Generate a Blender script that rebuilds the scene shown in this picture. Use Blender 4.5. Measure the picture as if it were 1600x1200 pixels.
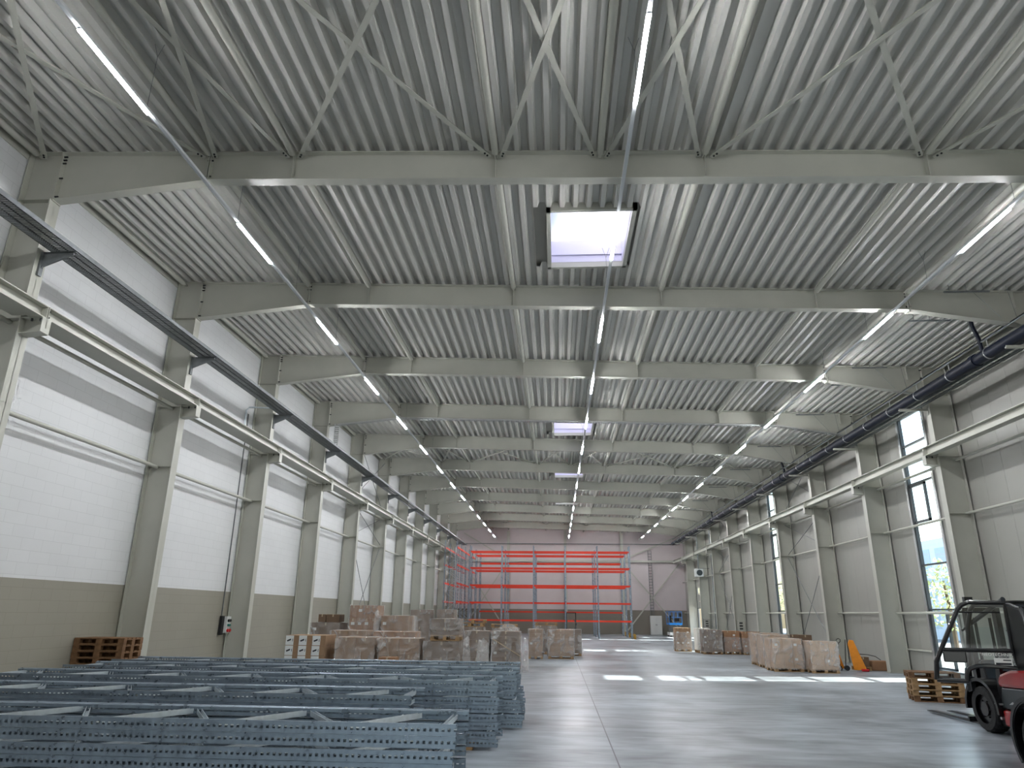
import bpy, math, random
from mathutils import Vector, Matrix, noise
random.seed(7)
for o in list(bpy.data.objects): bpy.data.objects.remove(o)
SC = bpy.context.scene
COL = SC.collection
R = math.radians
# ------------------------------------------------------------------ camera
PITCH, YAW, ROLL, EYE = .3176, -.0651, .0109, 2.1
Fv = Vector((math.sin(YAW)*math.cos(PITCH), math.cos(YAW)*math.cos(PITCH), math.sin(PITCH)))
R0 = Vector((math.cos(YAW), -math.sin(YAW), 0)); U0 = R0.cross(Fv)
Rv = R0*math.cos(ROLL)+U0*math.sin(ROLL); Uv = -R0*math.sin(ROLL)+U0*math.cos(ROLL)
cd = bpy.data.cameras.new('camera'); cam = bpy.data.objects.new('camera', cd); COL.objects.link(cam)
cd.sensor_fit = 'HORIZONTAL'; cd.sensor_width = 36; cd.lens = 1087.1/1600*36
cd.clip_start = .05; cd.clip_end = 800
M = Matrix((Rv, Uv, -Fv)).transposed().to_4x4(); M.translation = Vector((0, 0, EYE))
cam.matrix_world = M
SC.camera = cam
# ------------------------------------------------------------------ world, sun, exposure
w = bpy.data.worlds.new('sky'); SC.world = w; w.use_nodes = True
nt = w.node_tree; nt.nodes.clear()
sky = nt.nodes.new('ShaderNodeTexSky'); sky.sky_type = 'NISHITA'; sky.sun_disc = False
sky.sun_elevation = R(38); sky.sun_rotation = R(84); sky.air_density = 1.2; sky.dust_density = 2.5
bg = nt.nodes.new('ShaderNodeBackground'); bg.inputs[1].default_value = .6
wo = nt.nodes.new('ShaderNodeOutputWorld')
nt.links.new(sky.outputs[0], bg.inputs[0]); nt.links.new(bg.outputs[0], wo.inputs[0])
sl = bpy.data.lights.new('sun', 'SUN'); sun = bpy.data.objects.new('sun', sl); COL.objects.link(sun)
sl.energy = 26; sl.angle = R(.53); sl.color = (1, .965, .9)
sun.rotation_euler = Vector((-12.43, -1.25, -9.7)).to_track_quat('-Z', 'Y').to_euler()
SC.view_settings.view_transform = 'Standard'; SC.view_settings.look = 'None'
SC.view_settings.gamma = 1; SC.view_settings.use_curve_mapping = False
SC.view_settings.exposure = 0.1
LED = 330
SC.cycles.sample_clamp_indirect = 6; SC.cycles.caustics_reflective = False; SC.cycles.caustics_refractive = False
SC.cycles.blur_glossy = .6
# ------------------------------------------------------------------ materials
def lin(c):
    return tuple(((x/255)/12.92 if x/255 <= .04045 else ((x/255+.055)/1.055)**2.4) for x in c)+(1,)
MT = {}
def mat(name, rgb, rough=.5, metal=0, spec=.5, var=0, vscale=3, bump=0, bscale=30, stretch=(1, 1, 1), emit=0, rvar=0, coat=0):
    m = bpy.data.materials.new(name); m.use_nodes = True; MT[name] = m
    t = m.node_tree; b = t.nodes['Principled BSDF']
    c = lin(rgb); b.inputs['Base Color'].default_value = c
    b.inputs['Roughness'].default_value = rough; b.inputs['Metallic'].default_value = metal
    b.inputs['Specular IOR Level'].default_value = spec; b.inputs['Coat Weight'].default_value = coat
    if emit:
        b.inputs['Emission Color'].default_value = c; b.inputs['Emission Strength'].default_value = emit
    if var or bump or rvar:
        tc = t.nodes.new('ShaderNodeTexCoord'); mp = t.nodes.new('ShaderNodeMapping')
        mp.inputs['Scale'].default_value = stretch
        t.links.new(tc.outputs['Object'], mp.inputs[0])
        n = t.nodes.new('ShaderNodeTexNoise'); n.inputs['Scale'].default_value = vscale; n.inputs['Detail'].default_value = 6
        t.links.new(mp.outputs[0], n.inputs['Vector'])
        if var:
            r = t.nodes.new('ShaderNodeValToRGB')
            r.color_ramp.elements[0].position = .3; r.color_ramp.elements[1].position = .7
            r.color_ramp.elements[0].color = tuple(x*(1-var) for x in c[:3])+(1,)
            r.color_ramp.elements[1].color = tuple(min(1, x*(1+var)) for x in c[:3])+(1,)
            t.links.new(n.outputs[0], r.inputs[0]); t.links.new(r.outputs[0], b.inputs['Base Color'])
        if rvar:
            mr = t.nodes.new('ShaderNodeMapRange'); mr.inputs[3].default_value = rough-rvar; mr.inputs[4].default_value = rough+rvar
            mr.inputs[1].default_value = .35; mr.inputs[2].default_value = .65
            t.links.new(n.outputs[0], mr.inputs[0]); t.links.new(mr.outputs[0], b.inputs['Roughness'])
        if bump:
            n2 = t.nodes.new('ShaderNodeTexNoise'); n2.inputs['Scale'].default_value = bscale; n2.inputs['Detail'].default_value = 4
            t.links.new(mp.outputs[0], n2.inputs['Vector'])
            bp = t.nodes.new('ShaderNodeBump'); bp.inputs['Strength'].default_value = bump; bp.inputs['Distance'].default_value = .02
            t.links.new(n2.outputs[0], bp.inputs['Height']); t.links.new(bp.outputs[0], b.inputs['Normal'])
    return m
mat('steel_paint', (178, 178, 168), .38, 0, .5, .04, 1.5)
mat('deck_steel', (194, 193, 187), .4, .0, .5, .03, .5, stretch=(2, .2, 1))
mat('panel_grey', (152, 151, 144), .42, 0, .5, .03, .7)
mat('far_panel', (206, 196, 196), .5, 0, .5, .03, .7)
mat('galv', (142, 154, 166), .36, .65, .5, .16, 9, rvar=.1)
mat('galv_dark', (118, 122, 124), .5, .45, .5, .15, 8)
mat('galv_light', (196, 206, 212), .34, .45, .5, .1, 14)
mat('alu', (190, 192, 192), .35, .8, .5, .05, 6)
mat('track_white', (205, 208, 210), .35)
mat('black_plastic', (22, 24, 28), .4)
mat('navy_pipe', (14, 20, 34), .5, 0, .2, .1, 4)
mat('rack_orange', (216, 52, 22), .38, 0, .5, .05, 3)
mat('wood_pallet', (158, 128, 92), .75, 0, .3, .28, 7, .3, 60, (1, 1, 1))
mat('wood_dark', (118, 88, 62), .8, 0, .3, .3, 7, .3, 60)
mat('cardboard', (146, 118, 92), .75, 0, .3, .1, 3)
mat('cardboard_pale', (180, 152, 126), .75, 0, .3, .08, 3)
mat('cardboard_dark', (112, 92, 74), .75, 0, .3, .12, 3)
mat('cardboard_red', (152, 116, 88), .75, 0, .3, .1, 3)
mat('carton_white', (214, 216, 214), .6)
mat('ink', (35, 38, 45), .6)
mat('tape', (176, 158, 132), .35)
mat('sheet_white', (235, 234, 226), .35, 0, .5, 0, 3, .6, 12)
mat('truck_red', (150, 26, 28), .22, 0, .5, .04, 3, coat=.5)
mat('truck_black', (9, 9, 12), .3, 0, .5, .1, 8, coat=.3)
mat('truck_grey', (52, 58, 60), .35)
mat('rubber', (34, 34, 35), .7, 0, .3, .2, 20, .5, 60)
mat('jack_yellow', (226, 138, 26), .4, 0, .5, .1, 5)
mat('lift_blue', (24, 122, 200), .4, 0, .5, .08, 5)
mat('cabinet_white', (212, 214, 212), .4)
mat('sign_white', (225, 225, 222), .4)
mat('box_red', (190, 30, 35), .4); mat('box_green', (20, 110, 100), .4)
mat('yellow_black', (210, 160, 40), .5)
mat('frame_dark', (54, 60, 64), .4, .2)
mat('tree_green', (172, 184, 132), .8, 0, .3, .4, 3)
mat('bark', (80, 66, 52), .9)
mat('facade', (214, 226, 238), .6, 0, .3, .05, 1)
mat('facade_glass', (178, 198, 214), .4, 0, .8)
mat('asphalt', (150, 150, 146), .9, 0, .2, .1, 1)
mat('teal_print', (70, 112, 118), .6)
mat('led', (250, 252, 255), .4, emit=LED)

def node_mix_mat(name, build):
    m = bpy.data.materials.new(name); m.use_nodes = True; MT[name] = m
    t = m.node_tree; t.nodes.clear(); out = t.nodes.new('ShaderNodeOutputMaterial')
    t.links.new(build(t), out.inputs[0]); return m
def _glass(t):
    tr = t.nodes.new('ShaderNodeBsdfTransparent'); tr.inputs[0].default_value = (.86, .93, .94, 1)
    gl = t.nodes.new('ShaderNodeBsdfGlossy'); gl.inputs['Roughness'].default_value = .03
    lw = t.nodes.new('ShaderNodeLayerWeight'); lw.inputs[0].default_value = .5
    pw = t.nodes.new('ShaderNodeMath'); pw.operation = 'POWER'; pw.inputs[1].default_value = 4
    fr = t.nodes.new('ShaderNodeMath'); fr.operation = 'MULTIPLY_ADD'; fr.inputs[1].default_value = .8; fr.inputs[2].default_value = .04
    t.links.new(lw.outputs['Facing'], pw.inputs[0]); t.links.new(pw.outputs[0], fr.inputs[0])
    mx = t.nodes.new('ShaderNodeMixShader')
    t.links.new(fr.outputs[0], mx.inputs[0]); t.links.new(tr.outputs[0], mx.inputs[1]); t.links.new(gl.outputs[0], mx.inputs[2])
    return mx.outputs[0]
node_mix_mat('glass', _glass)
def _film(t):
    tr = t.nodes.new('ShaderNodeBsdfTransparent'); tr.inputs[0].default_value = (.97, .97, .97, 1)
    pr = t.nodes.new('ShaderNodeBsdfPrincipled'); pr.inputs['Base Color'].default_value = (.86, .85, .84, 1)
    pr.inputs['Roughness'].default_value = .12; pr.inputs['Specular IOR Level'].default_value = .9
    tc = t.nodes.new('ShaderNodeTexCoord'); mp = t.nodes.new('ShaderNodeMapping'); mp.inputs['Scale'].default_value = (1, 1, .8)
    n = t.nodes.new('ShaderNodeTexNoise'); n.inputs['Scale'].default_value = 2.8; n.inputs['Detail'].default_value = 4; n.inputs['Distortion'].default_value = 1.0
    bp = t.nodes.new('ShaderNodeBump'); bp.inputs['Strength'].default_value = 1; bp.inputs['Distance'].default_value = .3
    r = t.nodes.new('ShaderNodeMapRange'); r.inputs[1].default_value = .2; r.inputs[2].default_value = .85; r.inputs[3].default_value = .02; r.inputs[4].default_value = .5
    mx = t.nodes.new('ShaderNodeMixShader')
    t.links.new(tc.outputs['Object'], mp.inputs[0]); t.links.new(mp.outputs[0], n.inputs['Vector'])
    t.links.new(n.outputs[0], bp.inputs['Height']); t.links.new(bp.outputs[0], pr.inputs['Normal'])
    t.links.new(n.outputs[0], r.inputs[0]); t.links.new(r.outputs[0], mx.inputs[0])
    t.links.new(tr.outputs[0], mx.inputs[1]); t.links.new(pr.outputs[0], mx.inputs[2])
    return mx.outputs[0]
node_mix_mat('stretch_film', _film)
def _dome(t):
    tl = t.nodes.new('ShaderNodeBsdfTranslucent'); tl.inputs[0].default_value = (.42, .42, .47, 1)
    df = t.nodes.new('ShaderNodeBsdfDiffuse'); df.inputs[0].default_value = (.6, .6, .66, 1)
    mx = t.nodes.new('ShaderNodeMixShader'); mx.inputs[0].default_value = .25
    t.links.new(tl.outputs[0], mx.inputs[1]); t.links.new(df.outputs[0], mx.inputs[2]); return mx.outputs[0]
node_mix_mat('opal_dome', _dome)
mat('curb_white', (214, 212, 232), .5)

def N(t, k, **kw):
    n = t.nodes.new(k)
    for a, v in kw.items(): setattr(n, a, v)
    return n
def masonry(name, upper, lower, split, blocks=True):
    """painted block wall: white above, khaki oil paint below the split height; courses along Y (or X) and Z"""
    m = bpy.data.materials.new(name); m.use_nodes = True; MT[name] = m; t = m.node_tree; b = t.nodes['Principled BSDF']
    b.inputs['Roughness'].default_value = .5
    geo = N(t, 'ShaderNodeTexCoord'); sep = N(t, 'ShaderNodeSeparateXYZ'); t.links.new(geo.outputs['Object'], sep.inputs[0])
    mp = N(t, 'ShaderNodeMath', operation='GREATER_THAN'); mp.inputs[1].default_value = split; t.links.new(sep.outputs['Z'], mp.inputs[0])
    nz = N(t, 'ShaderNodeTexNoise'); nz.inputs['Scale'].default_value = .8; nz.inputs['Detail'].default_value = 6
    t.links.new(geo.outputs['Object'], nz.inputs['Vector'])
    mx = N(t, 'ShaderNodeMix', data_type='RGBA'); mx.inputs[6].default_value = lin(lower); mx.inputs[7].default_value = lin(upper)
    t.links.new(mp.outputs[0], mx.inputs[0])
    mul = N(t, 'ShaderNodeMix', data_type='RGBA', blend_type='MULTIPLY'); mul.inputs[0].default_value = .12
    t.links.new(mx.outputs[2], mul.inputs[6]); t.links.new(nz.outputs[0], mul.inputs[7])
    col = mul.outputs[2]
    if blocks:
        cb = N(t, 'ShaderNodeCombineXYZ'); t.links.new(sep.outputs['Y'], cb.inputs[0]); t.links.new(sep.outputs['Z'], cb.inputs[1])
        br = N(t, 'ShaderNodeTexBrick'); br.inputs['Scale'].default_value = 1; br.inputs['Brick Width'].default_value = .62; br.inputs['Row Height'].default_value = .25
        br.inputs['Mortar Size'].default_value = .006; br.inputs['Mortar Smooth'].default_value = .3
        br.inputs[1].default_value = (1, 1, 1, 1); br.inputs[2].default_value = (.975, .975, .975, 1); br.inputs[3].default_value = (.84, .84, .84, 1)
        t.links.new(cb.outputs[0], br.inputs['Vector'])
        m2 = N(t, 'ShaderNodeMix', data_type='RGBA', blend_type='MULTIPLY'); m2.inputs[0].default_value = 1
        t.links.new(col, m2.inputs[6]); t.links.new(br.outputs[0], m2.inputs[7]); col = m2.outputs[2]
    t.links.new(col, b.inputs['Base Color'])
masonry('block_wall', (216, 217, 218), (146, 142, 130), 2.68)
masonry('far_wall', (206, 196, 197), (128, 122, 112), 2.5, False)

def floor_mat():
    m = bpy.data.materials.new('polished_concrete'); m.use_nodes = True; MT['floor'] = m; t = m.node_tree; b = t.nodes['Principled BSDF']
    tc = N(t, 'ShaderNodeTexCoord')
    def nz(scale, rot, sc, det, dist=0.):
        mp = N(t, 'ShaderNodeMapping'); mp.inputs['Scale'].default_value = scale; mp.inputs['Rotation'].default_value = (0, 0, rot)
        n = N(t, 'ShaderNodeTexNoise'); n.inputs['Scale'].default_value = sc; n.inputs['Detail'].default_value = det; n.inputs['Distortion'].default_value = dist
        t.links.new(tc.outputs['Object'], mp.inputs[0]); t.links.new(mp.outputs[0], n.inputs['Vector']); return n.outputs[0]
    w1 = nz((.2, .6, 1), .12, 1.2, 4, .3); w2 = nz((.5, .35, 1), -.5, 1.0, 3, 1.0); w3 = nz((1, 1, 1), 0, .14, 2); w4 = nz((.5, 1.6, 1), .35, 2.2, 5, .4)
    acc = w1
    for q in (w2, w3, w4):
        a_ = N(t, 'ShaderNodeMath', operation='ADD'); t.links.new(acc, a_.inputs[0]); t.links.new(q, a_.inputs[1]); acc = a_.outputs[0]
    dv = N(t, 'ShaderNodeMath', operation='DIVIDE'); dv.inputs[1].default_value = 4; t.links.new(acc, dv.inputs[0])
    r = N(t, 'ShaderNodeValToRGB'); r.color_ramp.elements[0].position = .34; r.color_ramp.elements[1].position = .64
    r.color_ramp.elements[0].color = lin((48, 51, 54)); r.color_ramp.elements[1].color = lin((174, 182, 189)); t.links.new(dv.outputs[0], r.inputs[0])
    # saw cut joint running down the hall
    sp = N(t, 'ShaderNodeSeparateXYZ'); t.links.new(tc.outputs['Object'], sp.inputs[0])
    s1 = N(t, 'ShaderNodeMath', operation='SUBTRACT'); s1.inputs[1].default_value = .88; t.links.new(sp.outputs[0], s1.inputs[0])
    ab = N(t, 'ShaderNodeMath', operation='ABSOLUTE'); t.links.new(s1.outputs[0], ab.inputs[0])
    lt = N(t, 'ShaderNodeMath', operation='LESS_THAN'); lt.inputs[1].default_value = .011; t.links.new(ab.outputs[0], lt.inputs[0])
    mx = N(t, 'ShaderNodeMix', data_type='RGBA'); mx.inputs[7].default_value = (.05, .05, .06, 1)
    t.links.new(lt.outputs[0], mx.inputs[0]); t.links.new(r.outputs[0], mx.inputs[6]); t.links.new(mx.outputs[2], b.inputs['Base Color'])
    mr = N(t, 'ShaderNodeMapRange'); mr.inputs[1].default_value = .4; mr.inputs[2].default_value = .6; mr.inputs[3].default_value = .3; mr.inputs[4].default_value = .4
    t.links.new(w3, mr.inputs[0]); t.links.new(mr.outputs[0], b.inputs['Roughness']); b.inputs['Specular IOR Level'].default_value = .4
floor_mat()
def hazard():
    m = MT['yellow_black']; t = m.node_tree; b = t.nodes['Principled BSDF']
    tc = N(t, 'ShaderNodeTexCoord'); wv = N(t, 'ShaderNodeTexWave', bands_direction='DIAGONAL'); wv.inputs['Scale'].default_value = 4
    r = N(t, 'ShaderNodeValToRGB'); r.color_ramp.interpolation = 'CONSTANT'; r.color_ramp.elements[1].position = .5
    r.color_ramp.elements[0].color = (.02, .02, .02, 1); r.color_ramp.elements[1].color = lin((225, 170, 40))
    t.links.new(tc.outputs['Object'], wv.inputs[0]); t.links.new(wv.outputs[0], r.inputs[0]); t.links.new(r.outputs[0], b.inputs['Base Color'])
hazard()

# ------------------------------------------------------------------ mesh helpers
class MB:
    def __init__(s): s.v = []; s.f = []; s.m = []
    def add(s, vs, fs, mi=0):
        k = len(s.v); s.v += [tuple(v) for v in vs]; s.f += [tuple(i+k for i in f) for f in fs]; s.m += [mi]*len(fs); return s
    def box(s, x0, x1, y0, y1, z0, z1, mi=0):
        return s.add([(x0, y0, z0), (x1, y0, z0), (x1, y1, z0), (x0, y1, z0), (x0, y0, z1), (x1, y0, z1), (x1, y1, z1), (x0, y1, z1)],
                     [(0, 3, 2, 1), (4, 5, 6, 7), (0, 1, 5, 4), (1, 2, 6, 5), (2, 3, 7, 6), (3, 0, 4, 7)], mi)
    def bar(s, a, b, w, h, mi=0, up=(0, 0, 1)):
        a = Vector(a); b = Vector(b); d = (b-a).normalized(); up = Vector(up)
        if abs(d.dot(up)) > .98: up = Vector((0, 1, 0))
        sx = d.cross(up).normalized()*(w/2); sz = sx.normalized().cross(d).normalized()*(h/2)
        vs = [p+i*sx+j*sz for p in (a, b) for i, j in ((-1, -1), (1, -1), (1, 1), (-1, 1))]
        return s.add(vs, [(0, 1, 2, 3), (7, 6, 5, 4), (0, 4, 5, 1), (1, 5, 6, 2), (2, 6, 7, 3), (3, 7, 4, 0)], mi)
    def tube(s, pts, r, n=10, mi=0, cap=True):
        pts = [Vector(p) for p in pts]; rings = []
        d0 = (pts[1]-pts[0]).normalized(); u = d0.orthogonal().normalized()
        for i, p in enumerate(pts):
            d = (pts[min(i+1, len(pts)-1)]-pts[max(i-1, 0)]).normalized()
            u = (u-d*u.dot(d)).normalized(); v = d.cross(u)
            rr = r[i] if isinstance(r, (list, tuple)) else r
            rings.append([p+rr*(math.cos(2*math.pi*k/n)*u+math.sin(2*math.pi*k/n)*v) for k in range(n)])
        k0 = len(s.v); vs = [q for rg in rings for q in rg]; fs = []
        for i in range(len(rings)-1):
            for k in range(n): fs.append((i*n+k, i*n+(k+1) % n, (i+1)*n+(k+1) % n, (i+1)*n+k))
        if cap: fs.append(tuple(range(n))[::-1]); fs.append(tuple((len(rings)-1)*n+k for k in range(n)))
        return s.add(vs, fs, mi)
    def prism(s, poly, axis, a, b, mi=0):
        """poly of 2D points extruded along axis from a to b (x: poly=(y,z), y: poly=(x,z), z: poly=(x,y))"""
        def mk(p, t): return {'x': (t, p[0], p[1]), 'y': (p[0], t, p[1]), 'z': (p[0], p[1], t)}[axis]
        n = len(poly); vs = [mk(p, a) for p in poly]+[mk(p, b) for p in poly]
        fs = [tuple(range(n)), tuple(range(2*n-1, n-1, -1))]+[(i, n+i, n+(i+1) % n, (i+1) % n) for i in range(n)]
        return s.add(vs, fs, mi)
    def xf(s, mtx):
        s.v = [tuple(mtx @ Vector(v)) for v in s.v]; return s
    def mesh(s, name, mats):
        me = bpy.data.meshes.new(name); me.from_pydata(s.v, [], s.f)
        for m in (mats if isinstance(mats, (list, tuple)) else [mats]): me.materials.append(MT[m])
        for p, i in zip(me.polygons, s.m): p.material_index = i
        me.update(); return me
    def build(s, name, mats, parent=None, smooth=False, bevel=0, loc=None, rz=0, fix=True):
        me = s.mesh(name, mats)
        if fix:
            import bmesh
            bm = bmesh.new(); bm.from_mesh(me); bmesh.ops.recalc_face_normals(bm, faces=bm.faces); bm.to_mesh(me); bm.free()
        if smooth:
            for p in me.polygons: p.use_smooth = True
        o = bpy.data.objects.new(name, me); COL.objects.link(o)
        if parent: o.parent = parent
        if loc is not None: o.location = loc
        if rz: o.rotation_euler.z = rz
        if smooth:
            md = o.modifiers.new('edges', 'EDGE_SPLIT'); md.split_angle = R(38)
        if bevel:
            md = o.modifiers.new('bevel', 'BEVEL'); md.width = bevel; md.segments = 2; md.limit_method = 'ANGLE'; md.angle_limit = R(40)
        return o
def tag(o, label=None, cat=None, group=None, kind=None):
    for k, v in (('label', label), ('category', cat), ('group', group), ('kind', kind)):
        if v: o[k] = v
    return o
def empty(name, loc=(0, 0, 0), rz=0):
    o = bpy.data.objects.new(name, None); COL.objects.link(o); o.location = loc; o.rotation_euler.z = rz; o.empty_display_size = .2; return o
def copy_tree(o, parent=None):
    c = o.copy(); COL.objects.link(c)
    if parent: c.parent = parent
    for ch in list(o.children): copy_tree(ch, c)
    return c
ORD = ['nearest', 'second', 'third', 'fourth', 'fifth', 'sixth', 'seventh', 'eighth', 'ninth', 'tenth', 'eleventh', 'twelfth', 'thirteenth', 'fourteenth', 'fifteenth', 'sixteenth']
def nth(i): return ORD[i] if i < len(ORD) else 'farthest'

# ------------------------------------------------------------------ dimensions of the hall
BAY, Y1 = 6.1665, 12.115
fr = lambda k: Y1+k*BAY
XL, XLW, XR, XRW = -10.48, -11.22, 13.1, 13.95
YB, YF = fr(-3), 79.95
zt = lambda x: 11.05-.0325*x            # top of roof beams
SKY = [(14.1, 17.0), (32.8, 35.75), (44.75, 47.65), (57.2, 60.2)]
SX = (-.17, 1.93)
# floor and ground
MB().box(-40, 60, YB-30, 130, -.3, -.02).build('ground', 'asphalt').__setitem__('kind', 'structure')
MB().box(XLW-.3, XRW+.12, YB-.3, YF+.3, -.018, 0).build('floor', 'floor').__setitem__('kind', 'structure')
# left wall
def st(o): o['kind'] = 'structure'; return o
st(MB().box(XLW-.3, XLW, YB-.3, YF+.3, 0, 11.55).build('wall_left', 'block_wall'))
st(MB().box(XLW-.3, XRW+.12, YF, YF+.25, 0, 11.6).build('wall_far', 'far_wall'))
# back wall behind the camera with an open loading gate added out of view for daylight
bw = MB(); gx0, gx1, gz = -6.5, 4.5, 4.6
bw.box(XLW, gx0, YB-.2, YB, 0, 11.6); bw.box(gx1, XRW, YB-.2, YB, 0, 11.6); bw.box(gx0, gx1, YB-.2, YB, gz, 11.6)
st(bw.build('wall_back', 'panel_grey'))
# right wall of vertical sandwich panels with slit windows and a sectional door
WIN = [(8.0, 9.95, .22, 9.75), (26.5, 28.42, .22, 9.75), (45.15, 47.1, .22, 9.75), (63.8, 65.7, .22, 9.75)]
DOOR = (69.4, 73.4, 0, 5.4)
rw = MB()
def wall_piece(y0, y1, z0, z1):
    n = max(1, round((y1-y0)/1.05)); st_ = (y1-y0)/n
    for i in range(n):
        a, b = y0+i*st_, y0+(i+1)*st_
        rw.box(XRW, XRW+.12, a+.004, b-.004, z0, z1)
        rw.box(XRW+.012, XRW+.11, b-.005, b+.005, z0, z1) if i < n-1 else None
    rw.box(XRW+.01, XRW+.11, y0, y0+.006, z0, z1)
cur = YB
for y0, y1, z0, z1 in sorted(WIN+[DOOR]):
    wall_piece(cur, y0, 0, 11.2)
    if z0 > 0: rw.box(XRW, XRW+.12, y0, y1, 0, z0)
    rw.box(XRW, XRW+.12, y0, y1, z1, 11.2)
    cur = y1
wall_piece(cur, YF, 0, 11.2)
st(rw.build('wall_right', 'panel_grey'))
# trapezoidal deck
def deck():
    m = MB(); P = .31; x = XLW-.1; i = 0
    while x < XRW+.1:
        ivs = [(YB, YF)]
        if x+P > SX[0] and x < SX[1]:
            ivs = []; c = YB
            for a, b in SKY: ivs.append((c, a)); c = b
            ivs.append((c, YF))
        segs = []
        for a, b in ivs:                      # sheets lap just in front of every beam
            y = a
            for k in range(-3, 12):
                e = fr(k)-.32
                if y < e < b-.2: segs.append((y, e+.0, k)); y = e
            segs.append((y, b, 99))
        z = zt(x); pr = [(0, 0), (.095, 0), (.14, .14), (.265, .14), (.31, 0)]
        for a, b, k in segs:
            dz = .006 if (k % 2) else 0
            vs = [(x+px, yy, zt(x+px)+pz+dz) for yy in (a, b) for px, pz in pr]
            m.add(vs, [(j, j+1, j+6, j+5) for j in range(4)])
        x += P; i += 1
    # insulated roof above, split around the skylights
    def slab(x0, x1, y0, y1):
        m.add([(x0, y0, zt(x0)+.16), (x1, y0, zt(x1)+.16), (x1, y1, zt(x1)+.16), (x0, y1, zt(x0)+.16), (x0, y0, zt(x0)+.36), (x1, y0, zt(x1)+.36), (x1, y1, zt(x1)+.36), (x0, y1, zt(x0)+.36)],
              [(0, 3, 2, 1), (4, 5, 6, 7), (0, 1, 5, 4), (1, 2, 6, 5), (2, 3, 7, 6), (3, 0, 4, 7)], 1)
    slab(XLW-.3, SX[0], YB-.3, YF+.3); slab(SX[1], XRW+.3, YB-.3, YF+.3); c = YB-.3
    for a, b in SKY: slab(SX[0], SX[1], c, a); c = b
    slab(SX[0], SX[1], c, YF+.3)
    return m.build('ceiling', ['deck_steel', 'panel_grey'], fix=False)
st(deck())
# eaves trim closing wall tops
st(MB().box(XLW-.3, XLW+.02, YB, YF, 11.2, 11.75).build('trim_left', 'steel_paint'))
st(MB().box(XRW-.02, XRW+.3, YB, YF, 10.45, 11.05).build('trim_right', 'steel_paint'))

# ------------------------------------------------------------------ columns and beams
def bolts(m, pts, ax='y', mi=1, r=.017, l=.05):
    for p in pts:
        d = Vector({'x': (l, 0, 0), 'y': (0, l, 0), 'z': (0, 0, l)}[ax]); m.tube([Vector(p)-d, Vector(p)+d], r, 6, mi)
def column(side, k):
    y = fr(k); m = MB()
    xf, xr = (XL, XLW+.03) if side < 0 else (XR, XRW-.06)
    s = 1 if xr > xf else -1
    ztop = zt((xf+xr)/2)-.02
    kn = 10.22 if side < 0 else 9.6
    m.box(min(xf, xf+s*.022), max(xf, xf+s*.022), y-.15, y+.15, 0, kn)                 # inner flange
    m.box(min(xr, xr-s*.022), max(xr, xr-s*.022), y-.15, y+.15, 0, ztop)                  # outer flange
    m.box(min(xf, xr), max(xf, xr), y-.007, y+.007, 0, ztop)                              # web
    for z in (kn, 5.82 if side < 0 else 5.42, 7.52 if side < 0 else 7.36, ztop):
        m.box(min(xf, xr), max(xf, xr), y-.14, y+.14, z-.012, z)
    m.box(min(xf, xr)-.06, max(xf, xr)+.02, y-.2, y+.2, 0, .03)
    o = m.build('column', ['steel_paint', 'black_plastic'])
    return tag(o, None, 'column', 'columns of the %s wall' % ('left' if side < 0 else 'right'), 'structure')
for k in range(-1, 11):
    for side in (-1, 1):
        o = column(side, k)
        if k >= 0: o['label'] = 'light grey steel column on the %s wall carrying the %s roof beam' % ('left' if side < 0 else 'right', nth(k))
        else: o['label'] = 'light grey steel column on the %s wall beside the camera' % ('left' if side < 0 else 'right')
NODES = [-7.2, -5.4, -1.17, 3.03, 7.3, 9.75]
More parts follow.
